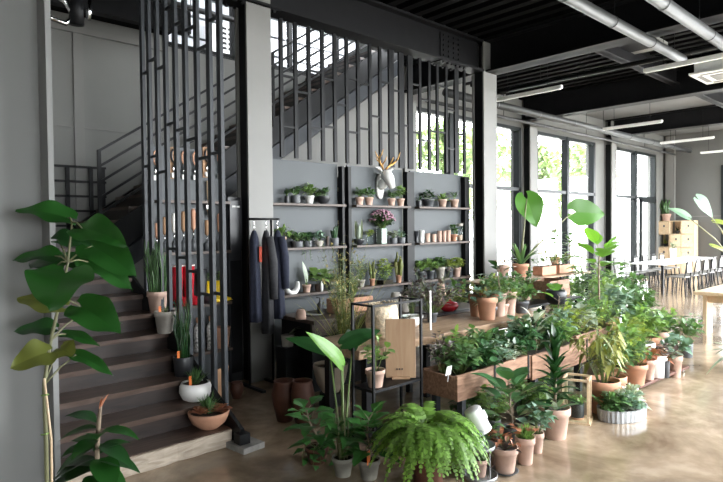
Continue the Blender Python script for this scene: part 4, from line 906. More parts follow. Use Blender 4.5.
p = P(320, 314, 2, .75); t = thing('pump_bottle', 'black pump bottle on the dark counter beside the wispy plant', 'bottle', p); MB().lathe([(.03, 0), (.032, .01), (.032, .11), (.012, .13), (.012, .15)], 16).build('bottle_body', 'black_pot', t, True); MB().tube([(0, 0, .15), (0, 0, .185), (-.045, 0, .185)], .007, 6).build('pump', 'black_pot', t, True)
p = P(331, 318, 2, .75); t = thing('enamel_tray', 'pale enamel tray lying on the dark counter', 'tray', (p.x+.0, 5.0, .75)); MB().lathe([(.12, 0), (.15, .02), (.145, .022), (.12, .006)], 24).build('tray_body', 'grey_paint', t, True)
p = P(287.5, 330, 1, 5.0); t = thing('leafy_bundle', 'striped leaf bundle leaning by the counter behind the coats', 'plant', (p.x, 5.0, .45), 0); lv = MB(); rg = random.Random(1)
for k in range(9): leaf(lv, V((0, 0, .1)), rdir(rg, 10, 60, -.6+rg.uniform(-.6, .6)), .3, .045, 'strap', .5, .2, 5)
lv.build('leaves', 'leaf_silver', t); MB().lathe([(.06, 0), (.07, .12), (.05, .12)], 14).build('tied_stems', 'grey_pot', t, True); MB().bb(-.09, .09, -.09, .09, -.45, 0).build('plinth', 'black_steel', t)
p = P(449, 312, 2, .75); t = thing('red_pan', 'glossy red cast iron dish on a black mat at the end of the counter', 'dish', (p.x, p.y, .762)); MB().lathe([(.07, 0), (.11, .03), (.125, .06), (.1, .095), (.03, .11), (.02, .13)], 22, sy=.8).build('dish_body', 'red_rubber', t, True)
t = thing('black_mat', 'flat black cutting mat under the red dish on the counter', 'mat', (p.x, p.y, .75)); MB().bb(-.3, .3, -.06, .25, 0, .011).build('mat_sheet', 'black_pot', t)
# dark purple plants and wispy clumps on the counter/slab
at(432, 322, TZ, 12, 10, 'potted_plant', 'dark purple leaved bushy plant on the slab table', 'taper', 'slate_pot', [('bush', 'leaf_purple', B(.38, .3, 260, .07, .045)), ('wisp', 'leaf_purple', dict(h=.45, r=.2, n=12, tw=8, leafL=.05, leafW=.03))])
at(412, 322, TZ, 10, 9, 'potted_plant', 'grey purple twiggy plant between basket and dark bushy plant', 'taper', 'slate_pot', [('bush', 'leaf_purple', B(.33, .13, 90, .05, .03))])
t = thing('white_stake', 'white marker stake standing on the slab table by the dark bushy plant', 'stake', P(430.5, 330, 2, TZ)); MB().bb(-.009, .009, -.004, .004, 0, .36).build('stake_body', 'white_pot', t)
t = thing('coral_branch', 'bleached branch sculpture lying on top of the slab table behind the wire shelf', 'branch', P(383, 318, 2, TZ)); b = MB(); b.tube([(-.2, 0, .02), (-.05, .02, .06), (.12, 0, .03)], [.02, .03, .014], 8); b.tube([(-.05, .02, .06), (.02, -.04, .1)], [.02, .008], 7); b.build('branch_body', 'pale_wood', t, True)

# ---------------------------------------------------------------- wire shelf stand with the cutting board
ws = thing('wire_shelf', 'black wire shelf stand holding the wooden board behind the fern', 'shelf', (2.86, 2.98, 0))
for x in (0, .52):
    for y in (0, .22): MB().bb(x-.009, x+.009, y-.009, y+.009, 0, 1.14).build('upright', 'black_steel', ws)
for z in (1.13,):
    b = MB(); b.bar((0, 0, z), (.52, 0, z), .015); b.bar((0, .22, z), (.52, .22, z), .015); b.bar((0, 0, z), (0, .22, z), .015); b.bar((.52, 0, z), (.52, .22, z), .015); b.build('top_frame', 'black_steel', ws)
for z in (.515, .15): MB().bb(0, .52, 0, .22, z-.02, z).build('shelf_board', 'black_steel', ws)
t = thing('cutting_board', 'large plain wooden board leaning upright in the black wire shelf', 'board', (3.262, 3.09, .516), -.745); MB().box((0, 0, .235), (.235, .022, .46), rot=Matrix.Rotation(-.03, 3, 'X')).build('board', 'board_wood', t, bevel=.004)
b = MB()
for k in (-.02, 0, .02): b.box((k-.01, -.0005, .075), (.012, .004, .012), rot=Matrix.Rotation(-.03, 3, 'X'))
for o_ in [b.build('burnt_mark', 'dark_wood', t)]: o_.location = (0, -.0175, 0)
t = thing('board_rest', 'short wooden rest under the leaning board in the wire shelf', 'rest', (3.245, 3.07, .516), -.745); MB().bb(-.07, .07, -.012, .012, 0, .02).build('rest_body', 'board_wood', t)
p = V((2.955, 3.06, .516)); plant('potted_plant', 'small terracotta pot with round bright leaves on the wire shelf', p, ('taper', .075, .13, 'terracotta_pale'), [('bush', 'leaf_bright', B(.3, .1, 34, .075, .065, 'round'))])
t = thing('glass_cloche', 'green tinted glass cup on a black foot above the wooden board', 'glass', P(404, 331, 2, TZ)); MB().lathe([(.05, 0), (.05, .012), (.012, .02), (.012, .045), (.045, .06), (.065, .14), (.062, .14), (.04, .065)], 18).build('cup', 'jar_glass', t, True); MB().lathe([(.05, -.0), (.05, .01), (.014, .02), (.014, .045)], 16).build('foot', 'black_pot', t, True)
t = thing('white_bowl', 'white ceramic bowl tipped beside the glass cup on the slab table', 'bowl', P(412, 326, 2, TZ)); MB().lathe([(.05, 0), (.09, .04), (.11, .1), (.104, .1), (.085, .045), (.03, .012)], 20).build('bowl_body', 'white_pot', t, True)
# big bowl planter, wispy tall plants and dark red jars behind the left floor plants
p = P(331, 404, 2, 0); plant('bowl_planter', 'large beige bowl planter standing in the shade by the counter', V((p.x, p.y, .12)), ('bowl', .17, .27, 'beige_pot'), [('wisp', 'leaf_olive', dict(h=.5, r=.2, n=24, tw=8, leafL=.03, leafW=.01))], extra=lambda t, sz: MB().lathe([(.12, -.12), (.11, 0)], 16).build('plinth', 'black_steel', t))
p = P(344, 400, 2, 0)
plant('tall_grass_plant', 'tall golden wispy grass rising in front of the terracotta trough', V((p.x, p.y, 0)), ('cyl', .11, .5, 'jar_glass'), [('wisp', 'straw', dict(h=1.15, r=.27, n=75, tw=12, leafL=.06, leafW=.012)), ('grass', 'leaf_olive', dict(n=40, h=1.0, r=.2, W=.008, droop=.35))])
p = P(345, 318, 1, 4.88); t = thing('clay_trough', 'terracotta trough planter on the counter behind the golden grass', 'planter', (p.x+.05, 4.88, .75)); b = MB(); b.bb(-.24, .3, -.1, .1, 0, .16); b.build('trough_body', 'terracotta', t, bevel=.01); MB().bb(-.22, .28, -.08, .08, .155, .165).build('soil', 'soil', t)
for x in (-.1, .1): plant('trough_plant', 'spiky %s sprigs growing in the terracotta trough' % ('left' if x < 0 else 'right'), (p.x+.05+x, 4.88, .916), None, [('wisp', 'leaf_olive', dict(h=.3, r=.15, n=24, tw=8, leafL=.04, leafW=.01))], cat='plant')
for u, v, w_, hh, lb in ((237, 398, 14, 16, 'orange clay jar in the shadow behind the stair stringer'), (285, 420, 26, 40, 'dark red clay urn on the floor in the shade, left one'), (303, 424, 24, 44, 'dark red clay urn on the floor in the shade, right one')):
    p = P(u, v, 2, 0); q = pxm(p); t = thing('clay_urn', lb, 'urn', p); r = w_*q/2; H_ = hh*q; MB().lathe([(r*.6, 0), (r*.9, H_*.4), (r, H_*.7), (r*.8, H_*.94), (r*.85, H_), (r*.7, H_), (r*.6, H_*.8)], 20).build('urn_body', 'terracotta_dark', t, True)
p = P(233, 372, 1, 4.6); t = thing('folded_cardboard', 'bent kraft cardboard sheets leaning behind the stair foot', 'cardboard', (2.44, 4.45, 0), .4)
MB().box((0, 0, .26), (.16, .012, .5), rot=Matrix.Rotation(.1, 3, 'X')).build('sheet', 'kraft_card', t); MB().box((.06, .05, .2), (.2, .012, .38), rot=Matrix.Rotation(-.1, 3, 'X')).build('sheet', 'kraft_card', t)

# ================================================================ FLOOR ROW IN FRONT
def fl(u, v, w_, h_, name, label, pk, pm, fol, **k):
    p = P(u, v, 2, 0); q = pxm(p); return plant(name, label, p, (pk, w_*q/2, h_*q, pm), fol, **k)
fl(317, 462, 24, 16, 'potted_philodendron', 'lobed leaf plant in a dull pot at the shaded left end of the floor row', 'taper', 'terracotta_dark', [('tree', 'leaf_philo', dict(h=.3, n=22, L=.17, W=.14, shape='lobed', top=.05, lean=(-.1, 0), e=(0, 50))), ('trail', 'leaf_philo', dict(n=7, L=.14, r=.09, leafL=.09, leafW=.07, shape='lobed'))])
fl(343, 475, 22, 19, 'potted_plant', 'mossy pale pot with tall stems of bird of paradise leaves', 'taper', 'mossy_pot', [('bush', 'leaf_philo', B(.34, .14, 34, .14, .12, 'lobed'))],
   extra=lambda t, sz: bop(t, sz))
fl(369, 478, 23, 20, 'potted_philodendron', 'weathered pale pot with an orange tag between mossy pot and fern', 'taper', 'mossy_pot', [('tree', 'leaf_philo', dict(h=.3, n=24, L=.16, W=.14, shape='lobed', top=.1, e=(0, 60)))],
   extra=lambda t, sz: MB().box((-.05, -.05, sz+.05), (.035, .004, .09), .3).build('orange_tag', 'orange_plastic', t))
fl(428, 486, 40, 54, 'potted_fern', 'huge bright green fern overflowing its terracotta pot', 'taper', 'terracotta_dark', [('fern', 'leaf_fern', dict(n=320, L=.46, pin=.046)), ('bush', 'leaf_bright', B(.16, .12, 60, .07, .03))])
# two tier galvanised tray stand
p = P(480, 477, 2, 0); t = thing('tray_stand', 'two tier galvanised tray stand beside the fern', 'stand', p)
for z, r in ((.0, .115), (.20, .10)): MB().lathe([(r*.95, z), (r, z+.003), (r*1.03, z+.028), (r*1.0, z+.028), (r*.97, z+.006), (.01, z+.006)], 28).build('tray', 'galvanised', t, True)
for a in (.3, 2.4, 4.5): MB().tube([(.098*math.cos(a), .098*math.sin(a), .0), (.095*math.cos(a), .095*math.sin(a), .2)], .004, 5).build('strut', 'galvanised', t)
plant('potted_cactus', 'small clay pot with a green moss ball on the lower tray of the stand', V((p.x, p.y, .0065)), ('taper', .052, .12, 'terracotta_pale'), [('bush', 'leaf_mid', B(.045, .045, 90, .02, .01))])
j = thing('glass_jar', 'clear glass jar standing on the upper tray of the stand', 'jar', V((p.x+.005, p.y+.01, .2065))); MB().lathe([(.045, 0), (.05, .01), (.05, .06), (.03, .085), (.032, .1), (.027, .1), (.026, .08)], 18).build('jar_body', 'jar_glass', j, True)
MB().lathe([(.04, .008), (.042, .012), (.042, .03)], 14).build('contents', 'white_pot', j, True)
q_ = P(472, 415, 1, p.y+.1); j = thing('white_can', 'white tin can tipped over at the corner of the nearest planter box', 'can', V((q_.x, q_.y, .43))); Mr = Matrix.Rotation(.45, 3, Vector((-.68, -.73, 0))) @ Matrix.Rotation(PI, 3, 'X')
b = MB(); b.lathe([(.058, 0), (.06, .004), (.066, .165), (.069, .17), (.066, .172), (.06, .17), (.054, .01)], 24); b.v = [Mr @ x for x in b.v]; b.build('can_body', 'white_paint', j, True)
b = MB(); b.tube([(.06, 0, .05), (.1, 0, .07), (.1, 0, .12), (.062, 0, .14)], .006, 6); b.v = [Mr @ x for x in b.v]; b.build('handle', 'white_paint', j, True)
b = MB(); b.tube([(0, 0, -.02), (0, 0, -.425)], .006, 8); b.build('prop_stick', 'black_steel', j, True)
fl(491, 466, 14, 26, 'potted_plant', 'narrow clay pot of reddish leaves squeezed behind the tray stand', 'taper', 'terracotta_pale', [('bush', 'leaf_copper', B(.1, .07, 26, .06, .03)), ('bush', 'leaf_mid', B(.16, .1, 40, .07, .035))])
fl(505, 472, 26, 25, 'potted_plant', 'pale clay pot of gravel and grey purple leaves on a dark saucer', 'taper', 'terracotta_pale', [('ros', 'leaf_purple', dict(n=18, L=.16, W=.05, e0=15, e1=75)), ('bush', 'leaf_copper', B(.12, .1, 20, .07, .03))], saucer='slate_pot', soil='gravel')
fl(525, 463, 20, 27, 'potted_plant', 'clay pot of fine bright grass with a red flower', 'taper', 'terracotta_pale', [('grass', 'leaf_bright', dict(n=260, h=.13, W=.007, droop=.5)), ('bush', 'leaf_copper', B(.12, .1, 8, .07, .05))], soil='soil')
fl(537, 452, 14, 20, 'potted_plant', 'small clay pot of pale scalloped leaves next to the grass pot', 'taper', 'terracotta_pale', [('bush', 'leaf_blue', B(.24, .13, 60, .085, .07, 'lobed'))])
fl(511, 446, 18, 20, 'potted_rubber_plant', 'broad glossy leaved plant in the shade below the first planter box', 'taper', 'slate_pot', [('tree', 'leaf_jade', dict(h=.32, n=18, L=.27, W=.14, top=.1, e=(10, 70)))])
fl(492, 438, 18, 20, 'potted_plant', 'bright small leaved plant below the first planter box beside the white can', 'taper', 'slate_pot', [('bush', 'leaf_bright', B(.3, .18, 110, .07, .045))])
fl(555, 437, 30, 31, 'potted_dracaena', 'big pale clay pot of tall dark strappy leaves on gravel soil', 'taper', 'terracotta_pale', [('drac', 'leaf_dark', dict(h=.52, n=46, L=.27, W=.055, top=.1)), ('ros', 'leaf_blue', dict(n=6, L=.3, W=.07, e0=10, e1=60))], soil='gravel')
fl(541, 402, 16, 18, 'potted_plant', 'feathery green plant behind the dark strappy one, under the second box', 'taper', 'slate_pot', [('bush', 'leaf_lime', B(.22, .15, 60, .08, .03, 'lance'))])
for u, v, m_, h_, L_, lb in ((466, 432, 'leaf_mid', .26, .08, 'low green plant in the shade under the near end of the first box'), (480, 428, 'leaf_blue', .28, .09, 'blue green plant in the shade under the first box by the white can'), (522, 422, 'leaf_mid', .26, .1, 'leafy plant in the shade under the far end of the first box'), (536, 424, 'leaf_bright', .24, .08, 'bright plant in the shade left of the tall strappy plant')):
    fl(u, v, 17, 18, 'potted_plant', lb, 'taper', 'slate_pot', [('bush', m_, dict(h=h_, r=.17, n=120, L=L_, W=L_*.55, shape='ovate'))])
# wooden lantern with the black pot
p = P(577, 420, 2, 0); t = thing('wooden_lantern', 'open wooden frame lantern around a small black pot', 'lantern', p, .35)
for x in (-.1, .1):
    for y in (-.1, .1): MB().bb(x-.009, x+.009, y-.009, y+.009, 0, .38).build('upright', 'pale_wood', t)
MB().bb(-.12, .12, -.12, .12, 0, .015).build('base_board', 'pale_wood', t)
b = MB()
for s in (-.1, .1): b.bb(-.109, .109, s-.009, s+.009, .365, .383); b.bb(s-.009, s+.009, -.109, .109, .365, .383)
b.build('top_frame', 'pale_wood', t); MB().bb(-.105, -.103, -.095, .095, .015, .365).build('glass_side', 'jar_glass', t)
plant('potted_plant', 'small black pot of bright green inside the wooden lantern', V((p.x, p.y, .0155)), ('cyl', .062, .13, 'black_pot'), [('bush', 'leaf_bright', B(.08, .075, 60, .045, .025))], saucer='terracotta')
fl(603, 412, 33, 33, 'potted_wispy_plant', 'large terracotta pot with tall drooping olive leaves', 'taper', 'terracotta', [('bush', 'leaf_olive', dict(h=.62, r=.27, n=170, L=.13, W=.035, shape='lance', droop=1.0, stems=18)), ('wisp', 'leaf_olive', dict(h=.55, r=.2, n=14, tw=6, leafL=.06, leafW=.02))])
fl(613, 401, 26, 26, 'potted_plant', 'terracotta pot tucked right behind the large one with olive leaves', 'taper', 'terracotta', [('bush', 'leaf_mid', B(.4, .2, 90, .1, .05))])
# galvanised tub with succulents
p = P(622, 417, 2, 0); q = pxm(p); t = thing('galvanised_tub', 'oval corrugated galvanised tub full of succulents', 'tub', p, -.25)
b = MB(); b.lathe([(.245, 0), (.25, .004), (.258, .098), (.264, .103), (.256, .106), (.245, .09), (.22, .075)], 64, rib=.012, sy=.62); b.build('tub_body', 'galvanised', t); MB().disc(.24, .083, 28, sy=.6).build('soil', 'gravel', t)
for i, (x, y, m, L_, lb) in enumerate([(-.14, .0, 'leaf_mid', .09, 'dark green succulent at the terracotta end of the oval tub'), (-.03, .03, 'leaf_silver', .11, 'pale succulent at the back of the oval tub'), (.02, -.05, 'leaf_blue', .1, 'blue green succulent at the front rim of the oval tub'), (.15, .02, 'leaf_silver', .12, 'silvery succulent at the outer end of the oval tub')]):
    v = Matrix.Rotation(-.25, 3, 'Z') @ V((x, y, 0)); plant('tub_succulent', lb, V((p.x+v.x, p.y+v.y, .083)), None, [('ros', m, dict(n=36, L=L_*1.5, W=.06, e0=5, e1=75, shape='spoon', h=.1)), ('bush', m, B(.15, .12, 60, .09, .05, 'spoon'))], 'succulents in the oval tub', 'plant')
# right end of the floor row
p = P(650, 385, 2, 0); t = thing('plant_trolley', 'low dark red brown plant trolley under the pots at the far end', 'trolley', (p.x+.1, p.y+.12, 0), -.05); MB().bb(-.5, .75, -.2, .2, .05, .08).build('platform', 'terracotta_dark', t, bevel=.006)
for x in (-.45, .7):
    for y in (-.15, .15): MB().tube([(x, y-.012, .025), (x, y+.012, .025)], .025, 12).build('wheel', 'chrome', t, True)
T0 = P(650, 385, 2, 0)
def tr(u, v, w_, h_, name, label, pk, pm, fol, z=.081, **k):
    p = P(u, v, 2, z); q = pxm(p); return plant(name, label, p, (pk, w_*q/2, h_*q, pm), fol, **k)
tr(635, 384, 24, 21, 'potted_plant', 'terracotta pot of bright bushy leaves at the near end of the trolley', 'taper', 'terracotta', [('bush', 'leaf_mid', B(.28, .18, 90, .08, .045)), ('bush', 'leaf_lime', B(.2, .18, 30, .08, .04))])
tr(648, 379, 15, 20, 'potted_plant', 'pink clay pot squeezed between terracotta and white pots on the trolley', 'taper', 'terracotta_pale', [('bush', 'leaf_copper', B(.16, .15, 50, .1, .04, 'lance'))])
tr(656.5, 376, 20, 22, 'potted_succulent', 'white pot with a copper red rosette on the trolley', 'cyl', 'white_pot', [('ros', 'leaf_copper', dict(n=34, L=.19, W=.06, e0=-5, e1=70, shape='spoon'))])
tr(664, 377, 11, 17, 'potted_plant', 'two tone black and white pot on the trolley', 'cyl', 'black_pot', [('bush', 'leaf_purple', B(.2, .14, 50, .08, .05))])
fl(675, 377, 14, 22, 'potted_plant', 'clay pot of blue green leaves at the floor end of the trolley', 'taper', 'terracotta_pale', [('bush', 'leaf_blue', B(.28, .17, 70, .11, .08))])
fl(686.5, 357, 12, 14, 'potted_plant', 'slate grey pot farthest along the floor row', 'cyl', 'slate_pot', [('bush', 'leaf_mid', B(.4, .24, 110, .12, .07))])
fl(621, 388, 18, 22, 'potted_plant', 'reddish pot half hidden behind the tub and the terracotta pots', 'taper', 'terracotta', [('bush', 'leaf_mid', B(.4, .2, 110, .1, .05))])
# second and third rows: tall leafy plants filling up to the windows
rows = [
 (6.15, 2.55, .5, .22, 'leaf_lime', .10, .05, 'ovate', 'yellow green bushy plant behind the large terracotta pot'),
 (6.6, 2.75, .62, .26, 'leaf_bright', .11, .05, 'lance', 'tall bright plant just behind the trolley, near end'),
 (7.0, 2.85, .6, .25, 'leaf_lime', .1, .04, 'lance', 'lime leaved plant behind the middle of the trolley'),
 (7.4, 2.85, .68, .27, 'leaf_bright', .12, .06, 'ovate', 'tall green plant behind the white pot on the trolley'),
 (7.85, 2.95, .62, .27, 'leaf_mid', .12, .06, 'ovate', 'leafy plant behind the far end of the trolley'),
 (8.3, 3.0, .6, .26, 'leaf_bright', .11, .06, 'ovate', 'bright leafy plant next to the farthest slate pot'),
 (7.7, 3.75, .8, .28, 'leaf_mid', .12, .06, 'lance', 'tall green plant in the second row beside the ficus'),
 (8.15, 3.5, .85, .3, 'leaf_blue', .14, .1, 'lobed', 'silvery lobed plant in the second row'),
 (8.7, 3.9, .85, .3, 'leaf_bright', .13, .06, 'lance', 'bright plant in the second row facing the tables'),
 (9.0, 3.6, .85, .3, 'leaf_mid', .13, .07, 'ovate', 'leafy plant in the second row near the bench'),
 (9.6, 3.8, .9, .3, 'leaf_mid', .13, .06, 'lance', 'farthest leafy plant in the second row'),
 (8.2, 4.4, 1.0, .3, 'leaf_bright', .14, .05, 'lance', 'tall feathery plant in the third row below the alocasia leaf'),
 (9.0, 4.5, 1.05, .32, 'leaf_mid', .13, .06, 'ovate', 'tall leafy plant in the third row before the middle window'),
 (9.9, 4.6, 1.0, .32, 'leaf_bright', .14, .06, 'lance', 'tall bright plant in the third row'),
 (10.8, 4.7, 1.1, .32, 'leaf_mid', .14, .07, 'lobed', 'tall plant in the third row nearest the white table')]
for i, (x, y, h, r, m, L_, W_, s, lb) in enumerate(rows):
    plant('potted_plant', lb, (x, y, 0), ('taper', .13, .24, ('terracotta', 'terracotta_pale', 'slate_pot', 'white_pot')[i % 4]), [('bush', m, dict(h=h-.2, r=r, n=210, L=L_*1.15, W=W_*1.15, shape=s, stems=14, base=.02))], 'leafy pots massed in the back rows')
# ficus with big pale leaves
plant('potted_ficus', 'ficus tree with big pale round ended leaves above the mass of pots', (7.2, 3.32, 0), ('taper', .16, .3, 'grey_pot'), [('tree', 'leaf_sunlit', dict(h=1.12, n=18, L=.37, W=.22, top=.76, e=(-5, 60), droop=.25, r0=.016))])
plant('potted_ficus', 'low ficus sprig with two bright leaves left of the ficus tree', (6.5, 3.5, 0), ('taper', .12, .25, 'slate_pot'), [('tree', 'leaf_sunlit', dict(h=.62, n=4, L=.26, W=.2, top=.85, e=(10, 60), r0=.012))])

# ---------------------------------------------------------------- low tables with pots behind the boxes
def table(name, label, x0, x1, y0, y1, z, m, th=.03, lm='black_steel'):
    t = thing(name, label, 'table', (x0, y0, 0)); MB().bb(0, x1-x0, 0, y1-y0, z-th, z).build('tabletop', m, t, bevel=.004)
    for x in (.05, x1-x0-.05):
        for y in (.05, y1-y0-.05): MB().bb(x-.02, x+.02, y-.02, y+.02, 0, z-th).build('leg', lm, t)
    return t
table('plant_table', 'black plant table carrying the black pot and wooden crates', 5.85, 7.6, 3.75, 4.35, .72, 'black_steel')
table('plant_table', 'long wooden plant table by the column carrying the alocasia', 6.75, 9.7, 4.62, 5.2, .90, 'slab_wood')
p = P(556, 304, 2, .721); plant('potted_plant', 'round black pot standing alone on the black plant table', p, ('round', .13, .18, 'black_pot'), [('bush', 'leaf_mid', B(.1, .1, 24, .06, .03))])
for k, z in enumerate((.721, .842)):
    t = thing('wooden_crate', 'reddish wooden crate, %s of the two stacked on the black plant table' % ('lower' if k == 0 else 'upper'), 'crate', (7.2, 4.05, z), .04*k); b = MB()
    MB().bb(-.28, .28, -.19, -.175, 0, .12).build('front_slat', 'planter_wood', t); MB().bb(-.28, .28, .175, .19, 0, .12).build('rear_slat', 'planter_wood', t)
    for x in (-.28, .265): MB().bb(x, x+.015, -.175, .175, 0, .12).build('end_panel', 'planter_wood', t)
    MB().bb(-.265, .265, -.175, .175, 0, .015).build('crate_bottom', 'planter_wood', t)
for i, (x, y, m, lb) in enumerate([(5.95, 3.95, 'leaf_mid', 'trailing green plant at the near end of the black plant table'), (6.15, 4.15, 'leaf_lime', 'yellow green plant at the back of the black plant table'), (6.75, 4.1, 'leaf_mid', 'bushy plant between the black pot and the crates')]):
    plant('potted_plant', lb, (x, y, .721), ('taper', .08, .14, 'terracotta_pale' if i else 'slate_pot'), [('bush', m, B(.28, .2, 100, .09, .045)), ('trail', m, dict(n=6, L=.2, r=.09))])
# pots on the floor between slab table and boxes, and around the column
for i, (x, y, h, m, L_, W_, s, lb) in enumerate([(4.9, 3.4, .34, 'leaf_blue', .1, .07, 'lobed', 'blue green leafy pot on the slab table just behind the second box'), (5.2, 3.45, .4, 'leaf_bright', .1, .05, 'ovate', 'bright leafy pot on the slab table behind the second box'), (5.5, 3.4, .34, 'leaf_mid', .12, .06, 'lance', 'arching green pot at the far end of the slab table'), (5.35, 3.75, .42, 'leaf_mid', .09, .05, 'ovate', 'bushy pot at the back corner of the slab table')]):
    plant('potted_plant', lb, (x, y, .756), ('taper', .085, .13, 'terracotta_pale' if i % 2 else 'slate_pot'), [('bush', m, dict(h=h-.14, r=.2, n=90, L=L_, W=W_, shape=s))])
for i, (x, y, h, m, lb) in enumerate([(6.05, 3.5, .7, 'leaf_blue', 'blue green floor plant between the third box and black table'), (5.85, 3.55, .62, 'leaf_mid', 'leafy floor plant by the end of the slab table'), (6.3, 4.9, 1.0, 'leaf_mid', 'tall leafy floor plant left of the wooden plant table'), (6.0, 4.75, .95, 'leaf_olive', 'olive leaved floor plant near the counter end')]):
    plant('potted_plant', lb, (x, y, 0), ('taper', .13, .24, 'grey_pot'), [('bush', m, dict(h=h-.2, r=.27, n=200, L=.115, W=.065, shape='ovate', stems=14))])
# pots on the wooden table
def wt(u, v, w_, h_, name, label, pk, pm, fol): 
    p = P(u, v, 2, .901); q = pxm(p); return plant(name, label, p, (pk, w_*q/2, h_*q, pm), fol)
wt(503.5, 277, 14, 12, 'potted_plant', 'pale terracotta pot at the near end of the wooden plant table', 'taper', 'terracotta_pale', [('bush', 'leaf_copper', B(.12, .12, 30, .06, .03))])
for i, (x, lb) in enumerate([(8.55, 'terracotta trough of small plants, nearer one on the wooden plant table'), (9.1, 'terracotta trough of small plants, farther one on the wooden plant table')]):
    t = thing('clay_trough', lb, 'planter', (x, 4.85, .901)); MB().bb(-.22, .22, -.09, .09, 0, .14).build('trough_body', 'terracotta', t, bevel=.008); MB().bb(-.2, .2, -.075, .075, .135, .145).build('soil', 'soil', t)
    for j, xx in enumerate((-.12, .1)): plant('trough_plant', 'leafy sprig at the %s end of the %s clay trough' % (('near', 'far')[j], ('nearer', 'farther')[i]), (x+xx, 4.85, 1.047), None, [('bush', ('leaf_mid', 'leaf_olive')[j], B(.2, .14, 50, .08, .04))], cat='plant')
plant('potted_plant', 'small tree like plant at the far end of the wooden plant table', (9.5, 4.9, .901), ('taper', .08, .13, 'terracotta'), [('tree', 'leaf_mid', dict(h=.5, n=22, L=.14, W=.07, top=.3))])
# the giant alocasia
ap = V((8.05, 4.98, .901)); t = thing('potted_alocasia', 'giant alocasia with two huge round leaves against the windows', 'potted plant', ap)
MB().lathe(pot_prof('taper', .13, .2), 22).build('pot', 'terracotta', t, True); MB().disc(.11, .175, 18).build('soil', 'soil', t)
for k, (u, v, dy, dpx, upv, L, W) in enumerate([(527, 199, .1, (-.05, -.35, -.75), (-.65, -.72, .35), .62, .46), (576, 212, -.1, (.70, -.68, -.05), (-.66, -.7, .25), .68, .50)]):
    p = P(u, v, 1, ap.y+dy) - ap
    b = MB(); heart_leaf(b, p, V(dpx), V(upv), L, W, 18, .22, .05, .15, .12, k); b.build('huge_leaf', 'leaf_alocasia', t, True)
    mid = p*.5+V((0, 0, .13)); MB().tube([V((0, 0, .17)), V((0, 0, .17)).lerp(mid, .5)+V((0, 0, .05)), mid, p.lerp(mid, .4)+V((0, 0, .05)), p], [.022, .018, .014, .011, .008], 8).build('leaf_stalk', 'stem_pale', t, True)
lv, _ = f_rosette(random.Random(3), n=12, L=.62, W=.07, e0=35, e1=75, shape='strap', droop=.25, ns=6); lv.build('strap_leaves', 'leaf_mid', t, loc=(0, 0, .17))
plant('potted_plant', 'leafy pot on a black plinth standing before the dark window column', (12.0, 6.55, .8), ('taper', .12, .2, 'terracotta'), [('tree', 'leaf_mid', dict(h=.5, n=26, L=.24, W=.1, top=.1))])
t = thing('plinth', 'tall black plinth under the plant before the window column', 'plinth', (12.0, 6.55, 0)); MB().bb(-.17, .17, -.17, .17, 0, .8).build('plinth_body', 'black_steel', t, bevel=.005)

# ================================================================ STAIR POTS
def stp(u, k, w_, h_, name, label, pk, pm, fol, dy=.14, **kw):
    """on tread k of the stair (1 = bottom step)"""
    z = .135+RISE*(k-1)+.001; y = Y0+RUN*(k-1)+dy; p = P(u, 240, 1, y); q = pxm(V((p.x, y, z))); return plant(name, label, V((p.x, y, z)), (pk, w_*q/2, h_*q, pm), fol, **kw)
def tagx(c): return lambda t, sz: MB().box((-.06, -.03, sz+.04), (.03, .004, .08), .4).build('orange_tag', 'orange_plastic', t)
stp(206, 1, 41, 17, 'potted_succulent', 'shallow terracotta bowl of red brown succulents on the bottom step', 'bowl', 'terracotta', [('grass', 'leaf_mid', dict(n=110, h=.17, W=.007, droop=.3)), ('ros', 'leaf_copper', dict(n=24, L=.13, W=.075, e0=10, e1=60, shape='spoon'), (.07, -.03, 0)), ('ros', 'leaf_copper', dict(n=16, L=.12, W=.07, e0=20, e1=70, shape='spoon'), (-.07, 0, 0))], .16)
stp(193, 2, 32, 18, 'potted_grass', 'white ribbed bowl of spiky grass on the second step', 'round', 'white_pot', [('grass', 'leaf_mid', dict(n=90, h=.16, W=.008, droop=.3))], .15, extra=tagx(0))
stp(181.5, 3, 20, 19, 'potted_succulent', 'black pot of thin tall stems on the third step', 'cyl', 'black_pot', [('col', 'leaf_dark', dict(n=22, h=.5, r=.006, spread=.05, wob=.03)), ('wisp', 'leaf_dark', dict(h=.52, r=.09, n=18, tw=6, leafL=.03, leafW=.012))], .13, extra=tagx(0))
stp(163.5, 5, 21, 22, 'potted_succulent', 'grey clay pot with an orange tag on the stairs', 'taper', 'grey_pot', [('bush', 'leaf_mid', B(.1, .04, 12, .04, .01))], .0, extra=tagx(0))
stp(156.5, 6, 21, 21, 'potted_euphorbia', 'pale clay pot of dense upright pencil stems, highest on the stairs', 'taper', 'terracotta_pale', [('col', 'leaf_mid', dict(n=40, h=.5, r=.006, spread=.085, wob=.03))], .02)

